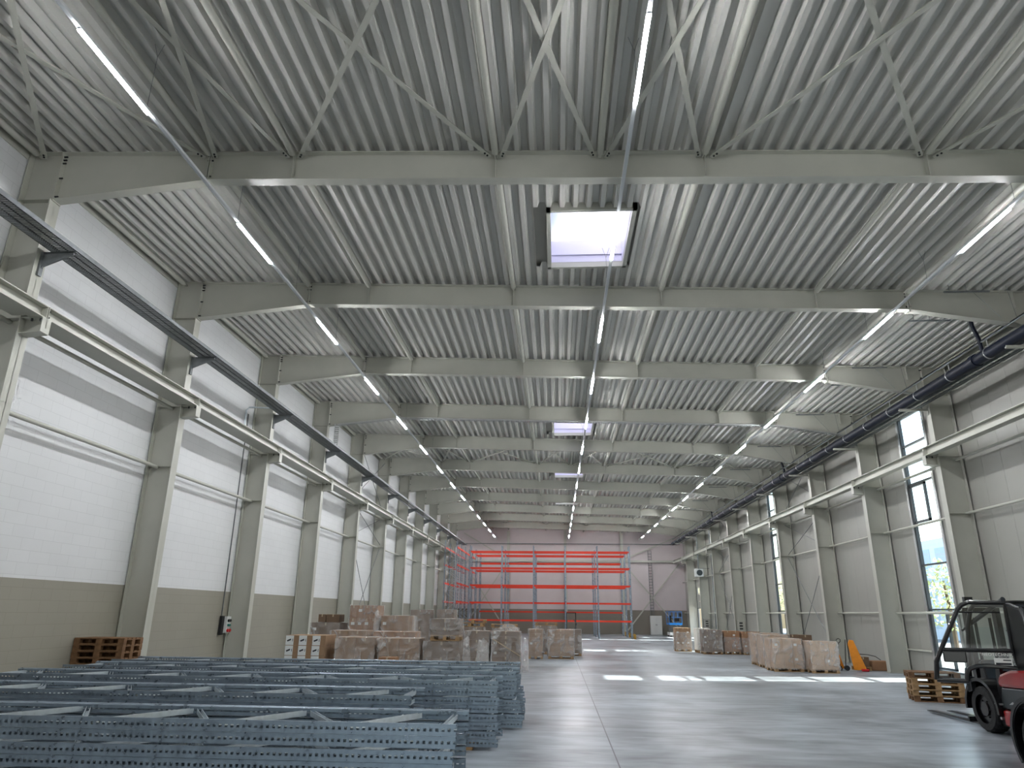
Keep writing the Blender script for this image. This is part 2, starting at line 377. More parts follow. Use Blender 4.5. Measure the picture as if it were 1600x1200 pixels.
def beam(k):
    y = fr(k)
    bot = [(XL, 10.22), (-7.13, 10.60), (9.72, 10.14), (12.56, 9.66), (XR, 9.60)]
    m = MB(); top = [(XR, zt(XR)), (XL, zt(XL))]
    # web split in convex pieces
    xs = [p[0] for p in bot]
    for (xa, za), (xb, zb) in zip(bot, bot[1:]):
        m.prism([(xa, za), (xb, zb), (xb, zt(xb)), (xa, zt(xa))], 'y', y-.006, y+.006)
        m.add([(xa, y-.12, za), (xb, y-.12, zb), (xb, y+.12, zb), (xa, y+.12, za), (xa, y-.12, za+.022), (xb, y-.12, zb+.022), (xb, y+.12, zb+.022), (xa, y+.12, za+.022)],
              [(0, 3, 2, 1), (4, 5, 6, 7), (0, 1, 5, 4), (1, 2, 6, 5), (2, 3, 7, 6), (3, 0, 4, 7)])
    xa, xb = XL, XR
    m.add([(xa, y-.12, zt(xa)-.022), (xb, y-.12, zt(xb)-.022), (xb, y+.12, zt(xb)-.022), (xa, y+.12, zt(xa)-.022), (xa, y-.12, zt(xa)-.002), (xb, y-.12, zt(xb)-.002), (xb, y+.12, zt(xb)-.002), (xa, y+.12, zt(xa)-.002)],
          [(0, 3, 2, 1), (4, 5, 6, 7), (0, 1, 5, 4), (1, 2, 6, 5), (2, 3, 7, 6), (3, 0, 4, 7)])
    o = m.build('roof_beam', 'steel_paint')
    tag(o, ('light grey haunched steel roof beam, the %s one from the camera' % nth(k)) if k >= 0 else 'light grey haunched steel roof beam passing over the camera', 'beam', 'roof beams across the hall', 'structure')
    zb = lambda x: 10.60-(x+7.13)*.0273 if -7.13 < x < 9.72 else (10.6 if x < 0 else 10.14)
    e = MB()
    for x, z0, z1 in ((XL+.012, 10.2, zt(XL)), (XR-.012, 9.58, zt(XR))): e.box(x-.018, x+.018, y-.125, y+.125, z0, z1-.03)
    bolts(e, [(XL+.06, y+s*.08, z) for s in (-1, 1) for z in (10.3, 10.75, 11.12, 11.2, 11.28)], 'x', 1, .02, .04)
    bolts(e, [(XR-.06, y+s*.08, z) for s in (-1, 1) for z in (9.7, 10.2, 10.5)], 'x', 1, .02, .04)
    e.build('end_plate', ['steel_paint', 'black_plastic'], o)
    for x in NODES+[12.56]:
        s = MB(); dbl = x in (-7.2, 9.75)
        for dx in ((-.022, .022) if dbl else (0,)): s.box(x+dx-.008, x+dx+.008, y-.115, y+.115, zb(x)+.01-(.06 if dbl else 0), zt(x)-.02)
        if dbl: bolts(s, [(x, y+t*.07, z) for t in (-1, 1) for z in (zb(x)+.1, zt(x)-.1, zt(x)-.2)], 'x', 1, .018, .06)
        s.build('splice_plate' if dbl else 'stiffener', ['steel_paint', 'black_plastic'], o)
    return o
for k in range(-1, 11): beam(k)
# purlin tubes between the beams
TUB = [-11.0, -7.2, -5.4, -1.17, 3.03, 7.3, 9.75, 13.6]
for k in range(-1, 11):
    xs = sorted(TUB+([.95] if k in (-1, 4, 9) else []))
    for i, x in enumerate(xs):
        y0, y1 = fr(k)+.13, (fr(k+1)-.13 if k < 10 else YF)
        z = zt(x)-.1
        m = MB(); m.tube([(x, y0+.06, z), (x, y1-.06, z)], .072, 14)
        m.box(x-.035, x+.035, y0-.12, y0+.1, z-.008, z+.008); m.box(x-.035, x+.035, y1-.1, y1+.12, z-.008, z+.008)
        o = m.build('purlin_tube', 'steel_paint', smooth=True)
        tag(o, 'round grey purlin tube, %s from the left %s' % (['first', 'second', 'third', 'fourth', 'fifth', 'sixth', 'seventh', 'eighth', 'ninth'][i], ('behind the %s roof beam' % nth(k)) if k >= 0 else 'between camera and nearest roof beam'), 'tube', 'purlin tubes under the roof deck', 'structure')
BN = [-11.0, -7.2, -5.4, -1.17, .95, 3.03, 7.3, 11.2]
for k in (-1, 4, 9):
    for i, (a, b) in enumerate(zip(BN, BN[1:])):
        for j, (p, q) in enumerate(((a, b), (b, a))):
            sg = 1 if q > p else -1
            A = Vector((p+sg*.12, fr(k)+.1, zt(p)-.13-.03*j)); B = Vector((q-sg*.12, fr(k+1)-.1, zt(q)-.13-.03*j))
            m = MB(); m.bar(A, B, .1, .012); m.bar(A+Vector((0, .0, .03)), B+Vector((0, 0, .03)), .012, .05)
            d = (B-A).normalized()
            for e, s_ in ((A, 1), (B, -1)):
                m.bar(e, e+d*s_*.25, .1, .02)
                bolts(m, [e+d*s_*.08, e+d*s_*.16], 'z', 1, .02, .03)
            o = m.build('roof_brace', ['steel_paint', 'black_plastic'])
            tag(o, 'grey flat steel roof brace rising %s in crossing %s from the left, %s' % ('rightward' if j == 0 else 'leftward', ['one', 'two', 'three', 'four', 'five', 'six', 'seven'][i], 'in front of the nearest beam' if k < 0 else 'behind the %s beam' % nth(k)), 'brace', 'crossed braces under the roof', 'structure')
# wall girts and wall bracing
for side in (-1, 1):
    for k in range(-1, 11):
        for z in ((5.8, 7.47) if side < 0 else (2.25, 5.42, 7.25)):
            x = (-10.93 if z < 7 else -10.78) if side < 0 else 13.72
            y0, y1 = fr(k)+.01, (fr(k+1)-.01 if k < 10 else YF)
            if side > 0 and z < 3 and k == 9: continue
            m = MB(); m.tube([(x, y0+.04, z), (x, y1-.04, z)], .05 if side < 0 else .045, 10)
            m.box(x-.04, x+.04, y0, y0+.1, z-.01, z+.01); m.box(x-.04, x+.04, y1-.1, y1, z-.01, z+.01)
            o = m.build('wall_girt', 'steel_paint', smooth=True)
            h = {5.8: 'lower', 7.47: 'upper', 2.25: 'lowest', 5.42: 'middle', 7.25: 'upper'}[z]
            tag(o, '%s grey tube girt on the %s wall, %s' % (h, 'left' if side < 0 else 'right', ('just behind the %s column' % nth(k)) if k >= 0 else 'beside the camera'), 'girt', 'tube girts of the %s wall' % ('left' if side < 0 else 'right'), 'structure')
    for k in (4, 9) if side < 0 else (4, 7):
        x = -10.8 if side < 0 else 13.55
        for t, (z0, z1) in enumerate(((.15, 5.7), (5.95, 7.5), (8.0, 11.0)) if side < 0 else ((.15, 5.3), (5.5, 7.2), (7.9, 10.3))):
            for j, (p, q) in enumerate(((z0, z1), (z1, z0))):
                o = MB().tube([(x+.03*j, fr(k)+.1, p), (x+.03*j, fr(k+1)-.1, q)], .016, 8).build('wall_brace', 'galv_dark')
                tag(o, 'thin diagonal steel rod %s on the %s wall, %s tier, behind the %s column' % ('rising away' if j == 0 else 'falling away', 'left' if side < 0 else 'right', ['bottom', 'middle', 'top'][t], nth(k)), 'brace', 'crossed rods on the %s wall' % ('left' if side < 0 else 'right'), 'structure')
for i, (k, w_) in enumerate(((2, WIN[1]), (5, WIN[2]), (8, WIN[3]))):
    o = MB().box(13.86, XRW-.002, w_[1]+.15, fr(k+1)-.16, .86, .92).build('sill_rail', 'steel_paint')
    tag(o, 'short pale rail low on the panel left of the %s tall window' % ('nearest visible', 'middle', 'farthest')[i], 'rail', 'rails beside the tall windows', 'structure')
# ------------------------------------------------------------------ crane girders on consoles
def girder(side):
    for k in range(-1, 11):
        y0, y1 = fr(k), (fr(k+1) if k < 10 else YF-.4)
        xc, zb_, h = (-10.19, 7.54, .26) if side < 0 else (12.83, 7.38, .3)
        m = MB(); w_ = .14
        m.box(xc-w_, xc+w_, y0+.01, y1-.01, zb_, zb_+.02); m.box(xc-w_, xc+w_, y0+.01, y1-.01, zb_+h-.02, zb_+h)
        m.box(xc-.007, xc+.007, y0+.01, y1-.01, zb_+.02, zb_+h-.02)
        for y in (y0+.02, y1-.03): m.box(xc-w_, xc+w_, y, y+.012, zb_, zb_+h)
        bolts(m, [(xc+s*.09, y0+.07, z) for s in (-1, 1) for z in (zb_+.07, zb_+h-.06)], 'y', 1, .018, .04)
        # horizontal plate tying the girder back towards the wall
        xw = -10.62 if side < 0 else 13.5
        if side < 0: m.box(min(xc-w_, xw), max(xc-w_, xw), y0+.2, y1-.2, zb_+.0, zb_+.012)
        # crane rail
        m.box(xc-.025, xc+.025, y0+.01, y1-.01, zb_+h, zb_+h+.035)
        o = m.build('crane_girder', ['steel_paint', 'black_plastic'])
        tag(o, 'grey crane girder span on the %s side %s' % ('left' if side < 0 else 'right', ('starting at the %s column' % nth(k)) if k >= 0 else 'beside the camera'), 'girder', 'crane girders on the %s columns' % ('left' if side < 0 else 'right'), 'structure')
        xf = XL if side < 0 else XR; s = 1 if side < 0 else -1
        c = MB(); xe = xc+s*.15
        c.prism([(xf, zb_-.34), (xe-s*.06, zb_-.3), (xe, zb_-.2), (xe, zb_-.02), (xf, zb_-.02)], 'y', y0-.008, y0+.008)
        c.box(min(xf, xe), max(xf, xe), y0-.13, y0+.13, zb_-.022, zb_-.002)
        c.bar((xf, y0, zb_-.34), (xe-s*.02, y0, zb_-.3), .24, .016)
        c.box(min(xe, xe-s*.014), max(xe, xe-s*.014), y0-.12, y0+.12, zb_-.3, zb_-.02)
        bolts(c, [(xc+a*.09, y0+b*.09, zb_-.03) for a in (-1, 1) for b in (-1, 1)], 'z', 1, .02, .05)
        o = c.build('girder_console', ['steel_paint', 'black_plastic'])
        tag(o, 'grey bracket under the crane girder on the %s wall, %s' % ('left' if side < 0 else 'right', ('at the %s column' % nth(k)) if k >= 0 else 'beside the camera'), 'bracket', 'crane girder brackets on the %s columns' % ('left' if side < 0 else 'right'), 'structure')
girder(-1); girder(1)

# ------------------------------------------------------------------ cable trays
def tray(name, label, p_mm, L0, L1, x0, x1, z, mats='galv_dark', slat=.055, ww=.042, side=.09):
    m = MB()
    m.box(x0, x0+.004, L0, L1, z, z+side); m.box(x1-.004, x1, L0, L1, z, z+side)
    m.box(x0, x0+.03, L0, L1, z+side, z+side+.004); m.box(x1-.03, x1, L0, L1, z+side, z+side+.004)
    for f in (0, .32, .64): m.box(x0+f*(x1-x0), x0+f*(x1-x0)+.02+.02*(f > 0), L0, L1, z, z+.003)
    m.box(x1-.03, x1, L0, L1, z, z+.003)
    y = L0
    while y < L1:
        m.box(x0, x1, y, y+ww, z, z+.003); y += slat*(1 if y < 40 else 2)
    o = m.build(name, mats); return tag(o, label, 'cable tray')
tray('cable_tray', 'dark galvanised perforated cable tray running along the left wall above the crane girder', 0, fr(-1), 77, -10.28, -9.72, 9.02)
for k in range(-1, 11):
    y = fr(k); m = MB()
    m.prism([(XL+.02, 8.62), (XL+.08, 8.7), (-9.8, 8.96), (-9.8, 9.0), (XL+.02, 9.0)], 'y', y-.02, y+.02)
    m.box(XL+.002, XL+.05, y-.05, y+.05, 8.5, 9.02); m.box(XL+.02, -9.74, y-.045, y+.045, 9.0, 9.015)
    tag(m.build('tray_bracket', 'galv_dark'), 'galvanised triangular bracket under the left cable tray, %s' % (('at the %s column' % nth(k)) if k >= 0 else 'beside the camera'), 'bracket', 'brackets of the left cable tray')
tray('cable_tray', 'galvanised cable tray running along the right wall beside the dark pipe', 0, fr(-1), 77, 12.72, 13.02, 9.2, slat=.25, ww=.03)
# cross tray under the fourth beam and its riser
m = MB(); yy = fr(3)-.3
pts = [(-9.95, 10.16), (-7.13, 10.45), (9.72, 9.99), (12.5, 9.55)]
for (xa, za), (xb, zb2) in zip(pts, pts[1:]):
    m.bar((xa, yy-.1, za+.03), (xb, yy-.1, zb2+.03), .004, .06); m.bar((xa, yy+.1, za+.03), (xb, yy+.1, zb2+.03), .004, .06)
    n = int((xb-xa)/.08)
    for i in range(n):
        f = i/n; x = xa+(xb-xa)*f; z = za+(zb2-za)*f; m.box(x, x+.045, yy-.1, yy+.1, z, z+.004)
x = -9.98
m.box(x-.1, x-.096, yy-.05, yy+.05, 9.1, 10.25); m.box(x+.096, x+.1, yy-.05, yy+.05, 9.1, 10.25)
for i in range(12): m.box(x-.1, x+.1, yy-.01, yy+.01, 9.15+i*.09, 9.2+i*.09)
tag(m.build('cable_tray', 'alu'), 'bright narrow cable tray fixed under the fourth roof beam with a riser at the left', 'cable tray')
# right pipe
m = MB(); px, pz, pr_ = 12.33, 9.26, .165
dp = MB(); dp.tube([(px, fr(-1), pz), (px, 76.5, pz)], pr_, 20)
pipe = dp.build('drain_pipe', 'navy_pipe', smooth=True)
tag(pipe, 'thick dark blue rainwater pipe running under the right eaves', 'pipe')
y = 7.0
while y < 76:
    c = MB(); c.tube([(px, y, pz), (px, y+.035, pz)], pr_+.012, 20); c.box(px-.012, px+.012, y, y+.03, pz+pr_, pz+pr_+.28)
    c.build('pipe_clamp', 'alu', pipe); y += 2.05
for y in (10.5, 19.6, 38.1, 56.5):
    c = MB(); c.tube([(px, y, pz+.05), (px-.02, y, pz+.5), (px-.14, y, pz+.95), (px-.16, y, zt(12.2)+.02)], .055, 10); c.build('branch_pipe', 'navy_pipe', pipe, smooth=True)
    c = MB(); c.tube([(px, y+.3, pz), (px, y+.5, pz)], pr_+.03, 20); c.build('pipe_coupling', 'navy_pipe', pipe, smooth=True)
m = MB(); m.box(px-.03, px+.03, fr(-1), 76.5, pz+.43, pz+.47); m.box(px-.03, px-.024, fr(-1), 76.5, pz+.4, pz+.47)
tag(m.build('pipe_rail', 'galv_dark'), 'thin galvanised rail carrying the dark blue pipe from above', 'rail')
for k in range(-1, 11):
    y = fr(k); m = MB(); m.box(px-.22, XR, y-.04, y+.02, 9.0, 9.045); m.box(px-.22, XR, y-.04, y-.03, 9.045, 9.08); m.box(XR-.02, XR, y-.05, y+.03, 8.85, 9.15)
    tag(m.build('wall_bracket', 'steel_paint'), 'pale steel arm holding pipe and tray %s' % (('at the %s right column' % nth(k)) if k >= 0 else 'beside the camera'), 'bracket', 'arms along the right wall')
# channel pieces with rods under the deck near the right eaves
for k in range(0, 10):
    for j, fy in enumerate((.25, .93) if k < 7 else (.5,)):
        y = fr(k)+BAY*fy; z = zt(11)-.2
        m = MB(); m.box(10.55, 11.75, y-.02, y+.02, z-.02, z+.02)
        for x in (10.7, 11.15, 11.6): m.tube([(x, y, z), (x, y, zt(x)+.02)], .007, 6)
        m.tube([(11.3, y, z), (11.9, y, pz+.45)], .005, 6); m.tube([(12.2, y, zt(12.2)), (12.3, y, pz+.45)], .006, 6)
        tag(m.build('hanger_channel', 'galv_dark'), 'short dark hanger channel under the deck, %s behind the %s beam' % ('near one' if j == 0 else 'far one', nth(k)), 'hanger', 'hanger channels by the right eaves')

# ------------------------------------------------------------------ skylights
for i, (a, b) in enumerate(SKY):
    r = empty('skylight', ((SX[0]+SX[1])/2, (a+b)/2, zt(.9)))
    hx, hy = (SX[1]-SX[0])/2, (b-a)/2
    m = MB(); t_ = .1
    m.box(-hx, hx, -hy, -hy+t_, -.05, .3); m.box(-hx, hx, hy-t_, hy, -.05, .3); m.box(-hx, -hx+t_, -hy, hy, -.05, .3); m.box(hx-t_, hx, -hy, hy, -.05, .3)
    m.build('frame', 'steel_paint', r)
    m = MB(); ix, iy, t_ = hx-.106, hy-.106, .03
    m.box(-ix, ix, -iy-t_, -iy, .1, .75); m.box(-ix, ix, iy, iy+t_, .1, .75); m.box(-ix-t_, -ix, -iy, iy, .1, .75); m.box(ix, ix+t_, -iy, iy, .1, .75)
    m.box(-ix, ix, iy-.04, iy, .3, .34); m.box(-ix, ix, -iy, -iy+.04, .3, .34)
    m.build('curb', 'curb_white', r)
    m = MB(); nx = 10; vs = []; fs = []
    for iy_ in range(nx+1):
        for ix_ in range(nx+1):
            u, v = ix_/nx*2-1, iy_/nx*2-1
            vs.append((u*(ix+.05), v*(iy+.05), .75+.32*(1-abs(u)**3)*(1-abs(v)**3)))
    for q in range(nx):
        for p in range(nx): k0 = q*(nx+1)+p; fs.append((k0, k0+1, k0+nx+2, k0+nx+1))
    m.add(vs, fs); m.build('dome', 'opal_dome', r, smooth=True, fix=False)
    m = MB(); m.tube([(-ix+.1, -iy*.2, .74), (ix-.1, -iy*.2, .74)], .012, 6); m.bar((-ix+.15, -iy*.75, .62), (-.3, -iy*.45, .7), .03, .03)
    for q in range(4): m.bar((-ix+.08, -iy*.5+q*.1, .66), (-.45, -iy*.5+q*.1, .7), .012, .012)
    m.bar((ix-.7, -iy*.5, .7), (ix-.3, -iy*.62, .66), .03, .03)
    m.build('opener_rod', 'galv_dark', r)
    tag(r, 'square white skylight glowing between roof ribs, %s from the camera' % ['nearest', 'second', 'third', 'fourth'][i], 'skylight', 'skylights along the roof middle')

# ------------------------------------------------------------------ light tracks
ZT = 9.9
LX = {'left': -6.69, 'middle': 1.33, 'right': 9.13}
lum0 = None
for nm, x in LX.items():
    m = MB(); xo = 0
    m.box(x-.03, x+.03, fr(-1)-6, 79.2, ZT+.03, ZT+.075); m.box(x-.034, x-.03, fr(-1)-6, 79.2, ZT+.018, ZT+.07); m.box(x+.03, x+.034, fr(-1)-6, 79.2, ZT+.018, ZT+.07)
    tr = m.build('light_track', 'track_white')
    tag(tr, 'long white light track hung along the %s of the hall' % {'left': 'left side', 'middle': 'middle', 'right': 'right side'}[nm], 'light track', 'three light tracks under the roof')
    y = 2.2
    while y < 79:
        wv = MB(); top = zt(x)+.02
        wv.tube([(x, y, ZT+.08), (x+.0, y, top-.28)], .0045, 5); wv.tube([(x, y, top-.28), (x-.09, y, top)], .0045, 5); wv.tube([(x, y, top-.28), (x+.09, y, top)], .0045, 5)
        wv.box(x-.02, x+.02, y-.02, y+.02, ZT+.07, ZT+.1)
        wv.build('suspension_wire', 'galv_dark', tr); y += 3.45
    for i in range(15):
        y0 = 7.4+5.19*(i-1) + (.15 if nm != 'left' else 0)
        if lum0 is None:
            lum0 = empty('linear_light', (x, y0, ZT))
            b = MB(); b.box(-.036, .036, 0, 1.78, .005, .018); b.build('housing', 'track_white', lum0)
            b = MB(); b.prism([(-.033, .004), (-.026, -.022), (.026, -.022), (.033, .004)], 'y', .01, 1.77); b.build('diffuser', 'led', lum0)
            l = lum0
        else:
            l = copy_tree(lum0); l.location = (x, y0, ZT)
        tag(l, 'lit linear lamp in the %s light track, %s from the camera' % (nm, ORD[i-1] if i else 'overhead one'), 'lamp', 'lit lamps in the light tracks')

# ------------------------------------------------------------------ windows in the right wall
def window(i, y0, y1, z0, z1):
    x = XRW
    f = MB(); t_ = .06
    f.box(x-.02, x+.1, y0, y0+t_, z0, z1); f.box(x-.02, x+.1, y1-t_, y1, z0, z1)
    for z in (z0, 2.34, 3.95, 5.46, 7.02, 8.55, z1-t_): f.box(x-.015, x+.095, y0, y1, z, z+t_)
    o = f.build('window_%d' % i, 'frame_dark'); o['kind'] = 'structure'
    for za, zc in ((5.52, 7.02), (.28, 2.34)):      # opening sashes
        s = MB(); ya, yb = y0+.62, y1-.12
        s.box(x-.05, x+.03, ya, ya+.09, za+.02, zc-.02); s.box(x-.05, x+.03, yb-.09, yb, za+.02, zc-.02); s.box(x-.05, x+.03, ya, yb, za+.02, za+.1); s.box(x-.05, x+.03, ya, yb, zc-.1, zc-.02)
        s.build('sash', 'frame_dark', o)
    g = MB(); g.add([(x+.045, y0+t_, z0+t_), (x+.045, y1-t_, z0+t_), (x+.045, y1-t_, z1-t_), (x+.045, y0+t_, z1-t_)], [(3, 2, 1, 0)]); g.build('pane', 'glass', o, fix=False)
    r = MB(); r.box(x-.06, x-.0, y0-.14, y0-.01, z0, z1); r.box(x-.06, x-.0, y1+.01, y1+.14, z0, z1); r.build('reveal', 'alu', o)
for i, w_ in zip((4, 1, 2, 3), WIN): window(i, *w_)
# sectional door at the far right
y0, y1, _, zz = DOOR
d = MB()
for i, (za, zc) in enumerate(((2.72, 3.35), (3.37, 4.0), (4.02, 4.66), (4.68, 5.38))):
    if i != 2: d.box(XRW-.06, XRW-.01, y0, y1, za, zc)
    else:
        for ya, yb in ((y0, y0+.5), (y0+1.8, y0+2.2), (y0+3.5, y1)): d.box(XRW-.06, XRW-.01, ya, yb, za, zc)
        for ya, yb in ((y0+.5, y0+1.8), (y0+2.2, y0+3.5)): d.box(XRW-.06, XRW-.01, ya, yb, za, za+.06); d.box(XRW-.06, XRW-.01, ya, yb, zc-.06, zc)
do = d.build('door_1', 'panel_grey'); do['kind'] = 'structure'
t_ = MB(); t_.box(XRW-.09, XRW-.02, y0-.08, y0, 0, 5.4); t_.box(XRW-.09, XRW-.02, y1, y1+.08, 0, 5.4); t_.box(XRW-.1, XRW, y0, y1, 2.68, 2.73); t_.build('guide_rail', 'frame_dark', do)
for ya, yb in ((y0+.5, y0+1.8), (y0+2.2, y0+3.5)): MB().add([(XRW-.035, ya, 4.08), (XRW-.035, yb, 4.08), (XRW-.035, yb, 4.6), (XRW-.035, ya, 4.6)], [(3, 2, 1, 0)]).build('pane', 'glass', do, fix=False)

# ------------------------------------------------------------------ outside
def tree(x, y, h, r, label):
    root = empty('garden_tree', (x, y, -.02)); rnd = random.Random(int(x*7+y))
    MB().tube([(0, 0, 0), (.1, .05, h*.4), (0, .1, h*.75)], [.18, .13, .05], 8).build('trunk', 'bark', root, smooth=True)
    m = MB()
    for i in range(520):
        u = Vector((rnd.gauss(0, 1), rnd.gauss(0, 1), rnd.gauss(0, 1))).normalized()*(rnd.random()**.4)
        c = Vector((u.x*r, u.y*r, h*.62+u.z*h*.36)); a = Vector((rnd.uniform(-1, 1), rnd.uniform(-1, 1), rnd.uniform(-1, 1))).normalized(); b = a.orthogonal().normalized()
        s = rnd.uniform(.09, .18); m.add([c-a*s, c+b*s*.6, c+a*s, c-b*s*.6], [(0, 1, 2, 3)])
    m.build('crown', 'tree_green', root, fix=False)
    tag(root, label, 'tree', 'trees outside the windows')
tree(21.5, 41.6, 5.4, 1.5, 'sunlit green tree outside the nearest tall window')
tree(30.0, 98.0, 7.0, 2.6, 'sunlit green tree outside the farther windows')
b = empty('office_building', (40, 84, 0))
MB().box(-2, 12, -16, 14, 0, 9.6).build('facade', 'facade', b)
m = MB()
for i in range(9):
    for j in range(3): m.box(-2.04, -1.98, -15+i*3.2, -12.9+i*3.2, 1+j*2.9, 2.9+j*2.9)
m.build('window_band', 'facade_glass', b)
tag(b, 'pale blue building seen through the nearest tall window', 'building')

# ------------------------------------------------------------------ far wall steelwork
for i, (x, wd) in enumerate(((-5.4, .3), (.96, .3), (7.2, .3))):
    m = MB(); y = YF
    m.box(x-wd/2, x+wd/2, y-.34, y-.325, 0, 10.9); m.box(x-wd/2, x+wd/2, y-.02, y-.005, 0, 10.9); m.box(x-.006, x+.006, y-.33, y-.01, 0, 10.9)
    tag(m.build('gable_column', 'steel_paint'), 'grey steel column on the far wall, %s of three' % ['left', 'middle', 'right'][i], 'column', 'columns of the far wall', 'structure')
m = MB(); m.box(-10.4, 13.3, YF-.3, YF-.05, 7.5, 7.72)
tag(m.build('gable_girder', 'steel_paint'), 'horizontal grey girder across the far wall behind the racks', 'girder', None, 'structure')
m = MB(); m.box(-10.4, 13.3, YF-.42, YF-.36, 9.42, 9.5)
tag(m.build('gable_rail', 'galv_dark'), 'thin rail across the far wall above the racks', 'rail', None, 'structure')
for j, (a, c) in enumerate((((7.3, .15), (13.4, 7.4)), ((13.4, .15), (7.3, 7.4)), ((7.3, 7.8), (13.4, 10.3)), ((-10.4, 10.6), (-5.5, 7.8)), ((-10.4, 7.4), (-5.5, .2)), ((-10.4, .2), (-5.5, 7.4)))):
    o = MB().bar((a[0], YF-.36-.04*(j % 2), a[1]), (c[0], YF-.36-.04*(j % 2), c[1]), .02, .13).build('gable_brace', 'steel_paint')
    tag(o, 'diagonal brace on the far wall %s' % ['rising from the rack foot to the right', 'falling right behind the blue lift', 'rising right above the girder', 'falling right at the upper left corner', 'falling right behind the racks at left', 'rising right behind the racks at left'][j], 'brace', None, 'structure')
m = MB(); x = 10.24
m.box(x-.2, x-.16, YF-.2, YF-.1, 0.1, 8.8); m.box(x+.16, x+.2, YF-.2, YF-.1, .1, 8.8)
z = .3
while z < 8.7: m.box(x-.2, x+.2, YF-.17, YF-.14, z, z+.05); z += .3
tag(m.build('cable_ladder', 'galv_dark'), 'vertical cable ladder on the far wall above the white cabinet', 'cable ladder')
# ------------------------------------------------------------------ racking
def perf_post(L, hole=True, pitch=.0625):
    """rack upright, axis x, face with square holes at y=0 looking -y; 0.1 high in z, 0.075 deep"""
    m = MB(); H_, D_ = .112, .07
    n = int(L/pitch); p = pitch
    z0, za, zb_, zc = 0, .04, .07, H_
    m.add([(0, 0, z0), (L, 0, z0), (L, 0, za), (0, 0, za)], [(0, 1, 2, 3)])
    m.add([(0, 0, zb_), (L, 0, zb_), (L, 0, zc), (0, 0, zc)], [(0, 1, 2, 3)])
    for i in range(n+1):
        a = i*p-.016; b_ = i*p+.016; a = max(a, 0); b_ = min(b_, L)
        m.add([(a, 0, za), (b_, 0, za), (b_, 0, zb_), (a, 0, zb_)], [(0, 1, 2, 3)])
    # sides, stepped lips
    for z, s in ((0, 1), (H_, -1)):
        m.add([(0, 0, z), (L, 0, z), (L, .022, z), (0, .022, z)], [(0, 1, 2, 3)])
        m.add([(0, .022, z), (L, .022, z), (L, .03, z+s*.012), (0, .03, z+s*.012)], [(0, 1, 2, 3)])
        m.add([(0, .03, z+s*.012), (L, .03, z+s*.012), (L, D_, z+s*.012), (0, D_, z+s*.012)], [(0, 1, 2, 3)])
        m.add([(0, D_, z+s*.012), (L, D_, z+s*.012), (L, D_, z+s*.047), (0, D_, z+s*.047)], [(0, 1, 2, 3)])
    return m
FL = 9.1; FW = 1.12
def mk_frame():
    r = empty('rack_frame')
    a = perf_post(FL).build('post', 'galv', r, fix=False)
    b = perf_post(FL).xf(Matrix.Translation((FL, FW, 0)) @ Matrix.Rotation(math.pi, 4, 'Z')).build('post', 'galv', r, fix=False)
    # bracing: straight strut then diagonal
    xs = [.16]; x = .16
    st_ = 1.34; n = 6
    def strut(p, q, lab):
        m = MB(); p = Vector(p); q = Vector(q); d = (q-p).normalized(); s = d.cross(Vector((0, 0, 1)))*.022
        m.bar(p-Vector((0, 0, .025)), q-Vector((0, 0, .025)), .05, .004); m.bar(p+s, q+s, .004, .054); m.bar(p-s, q-s, .004, .054)
        m.build(lab, 'galv_light', r)
    z = .05
    strut((FL-.15, .05, z), (FL-.15, FW-.05, z), 'horizontal_strut'); strut((.15, .05, z), (.15, FW-.05, z), 'horizontal_strut')
    for i in range(6):
        xr_ = FL-.52-i*1.36
        strut((xr_-.04, FW-.06, z), (xr_-.64, .06, z), 'diagonal_strut')
        if xr_-1.3 > .2: strut((xr_-.72, .06, z), (xr_-1.32, FW-.06, z), 'diagonal_strut')
    fp = MB(); 
    for y in (.02, FW-.09): fp.box(FL-.002, FL+.004, y-.02, y+.1, .01, .09)
    return r
f0 = mk_frame()
stacks = [(-1.03, 7.71, 8, 0), (-1.98, 10.12, 8, 0), (-.98, 12.38, 8, 0), (-.8, 14.42, 8, 0), (-.86, 16.12, 8, 0)]
first = True; sw = ['nearest', 'second', 'third', 'fourth', 'farthest']
for si, (xe, y, n, rz) in enumerate(stacks):
    for j in range(n):
        o = f0 if first else copy_tree(f0); first = False
        jit = random.uniform(-.03, .03)+(.1 if (si >= 3 and j < 4) else 0)
        if j == n-1: jit = 0
        z = .045+(j//2)*.25+(j % 2)*.117
        o.location = (xe-FL+jit, y+random.uniform(-.015, .015), z)
        tag(o, 'galvanised perforated rack upright frame, %s in the %s stack from the camera' % ('topmost' if j == n-1 else ['lowest', 'second up', 'third up', 'fourth up', 'fifth up', 'sixth up', 'seventh up'][j], sw[si]), 'rack frame', 'rack upright frames stacked on the floor')
    for bi, bx in enumerate((.45, 3.2, 5.9, 8.6)):
        m = MB(); m.box(xe-bx-.05, xe-bx+.05, y-.03, y+FW+.03, 0, .043)
        tag(m.build('timber_batten', 'wood_pallet'), 'wooden batten under the %s stack of rack frames, %s from its right end' % (sw[si], ['first', 'second', 'third', 'fourth'][bi]), 'batten', 'battens under the rack frames')
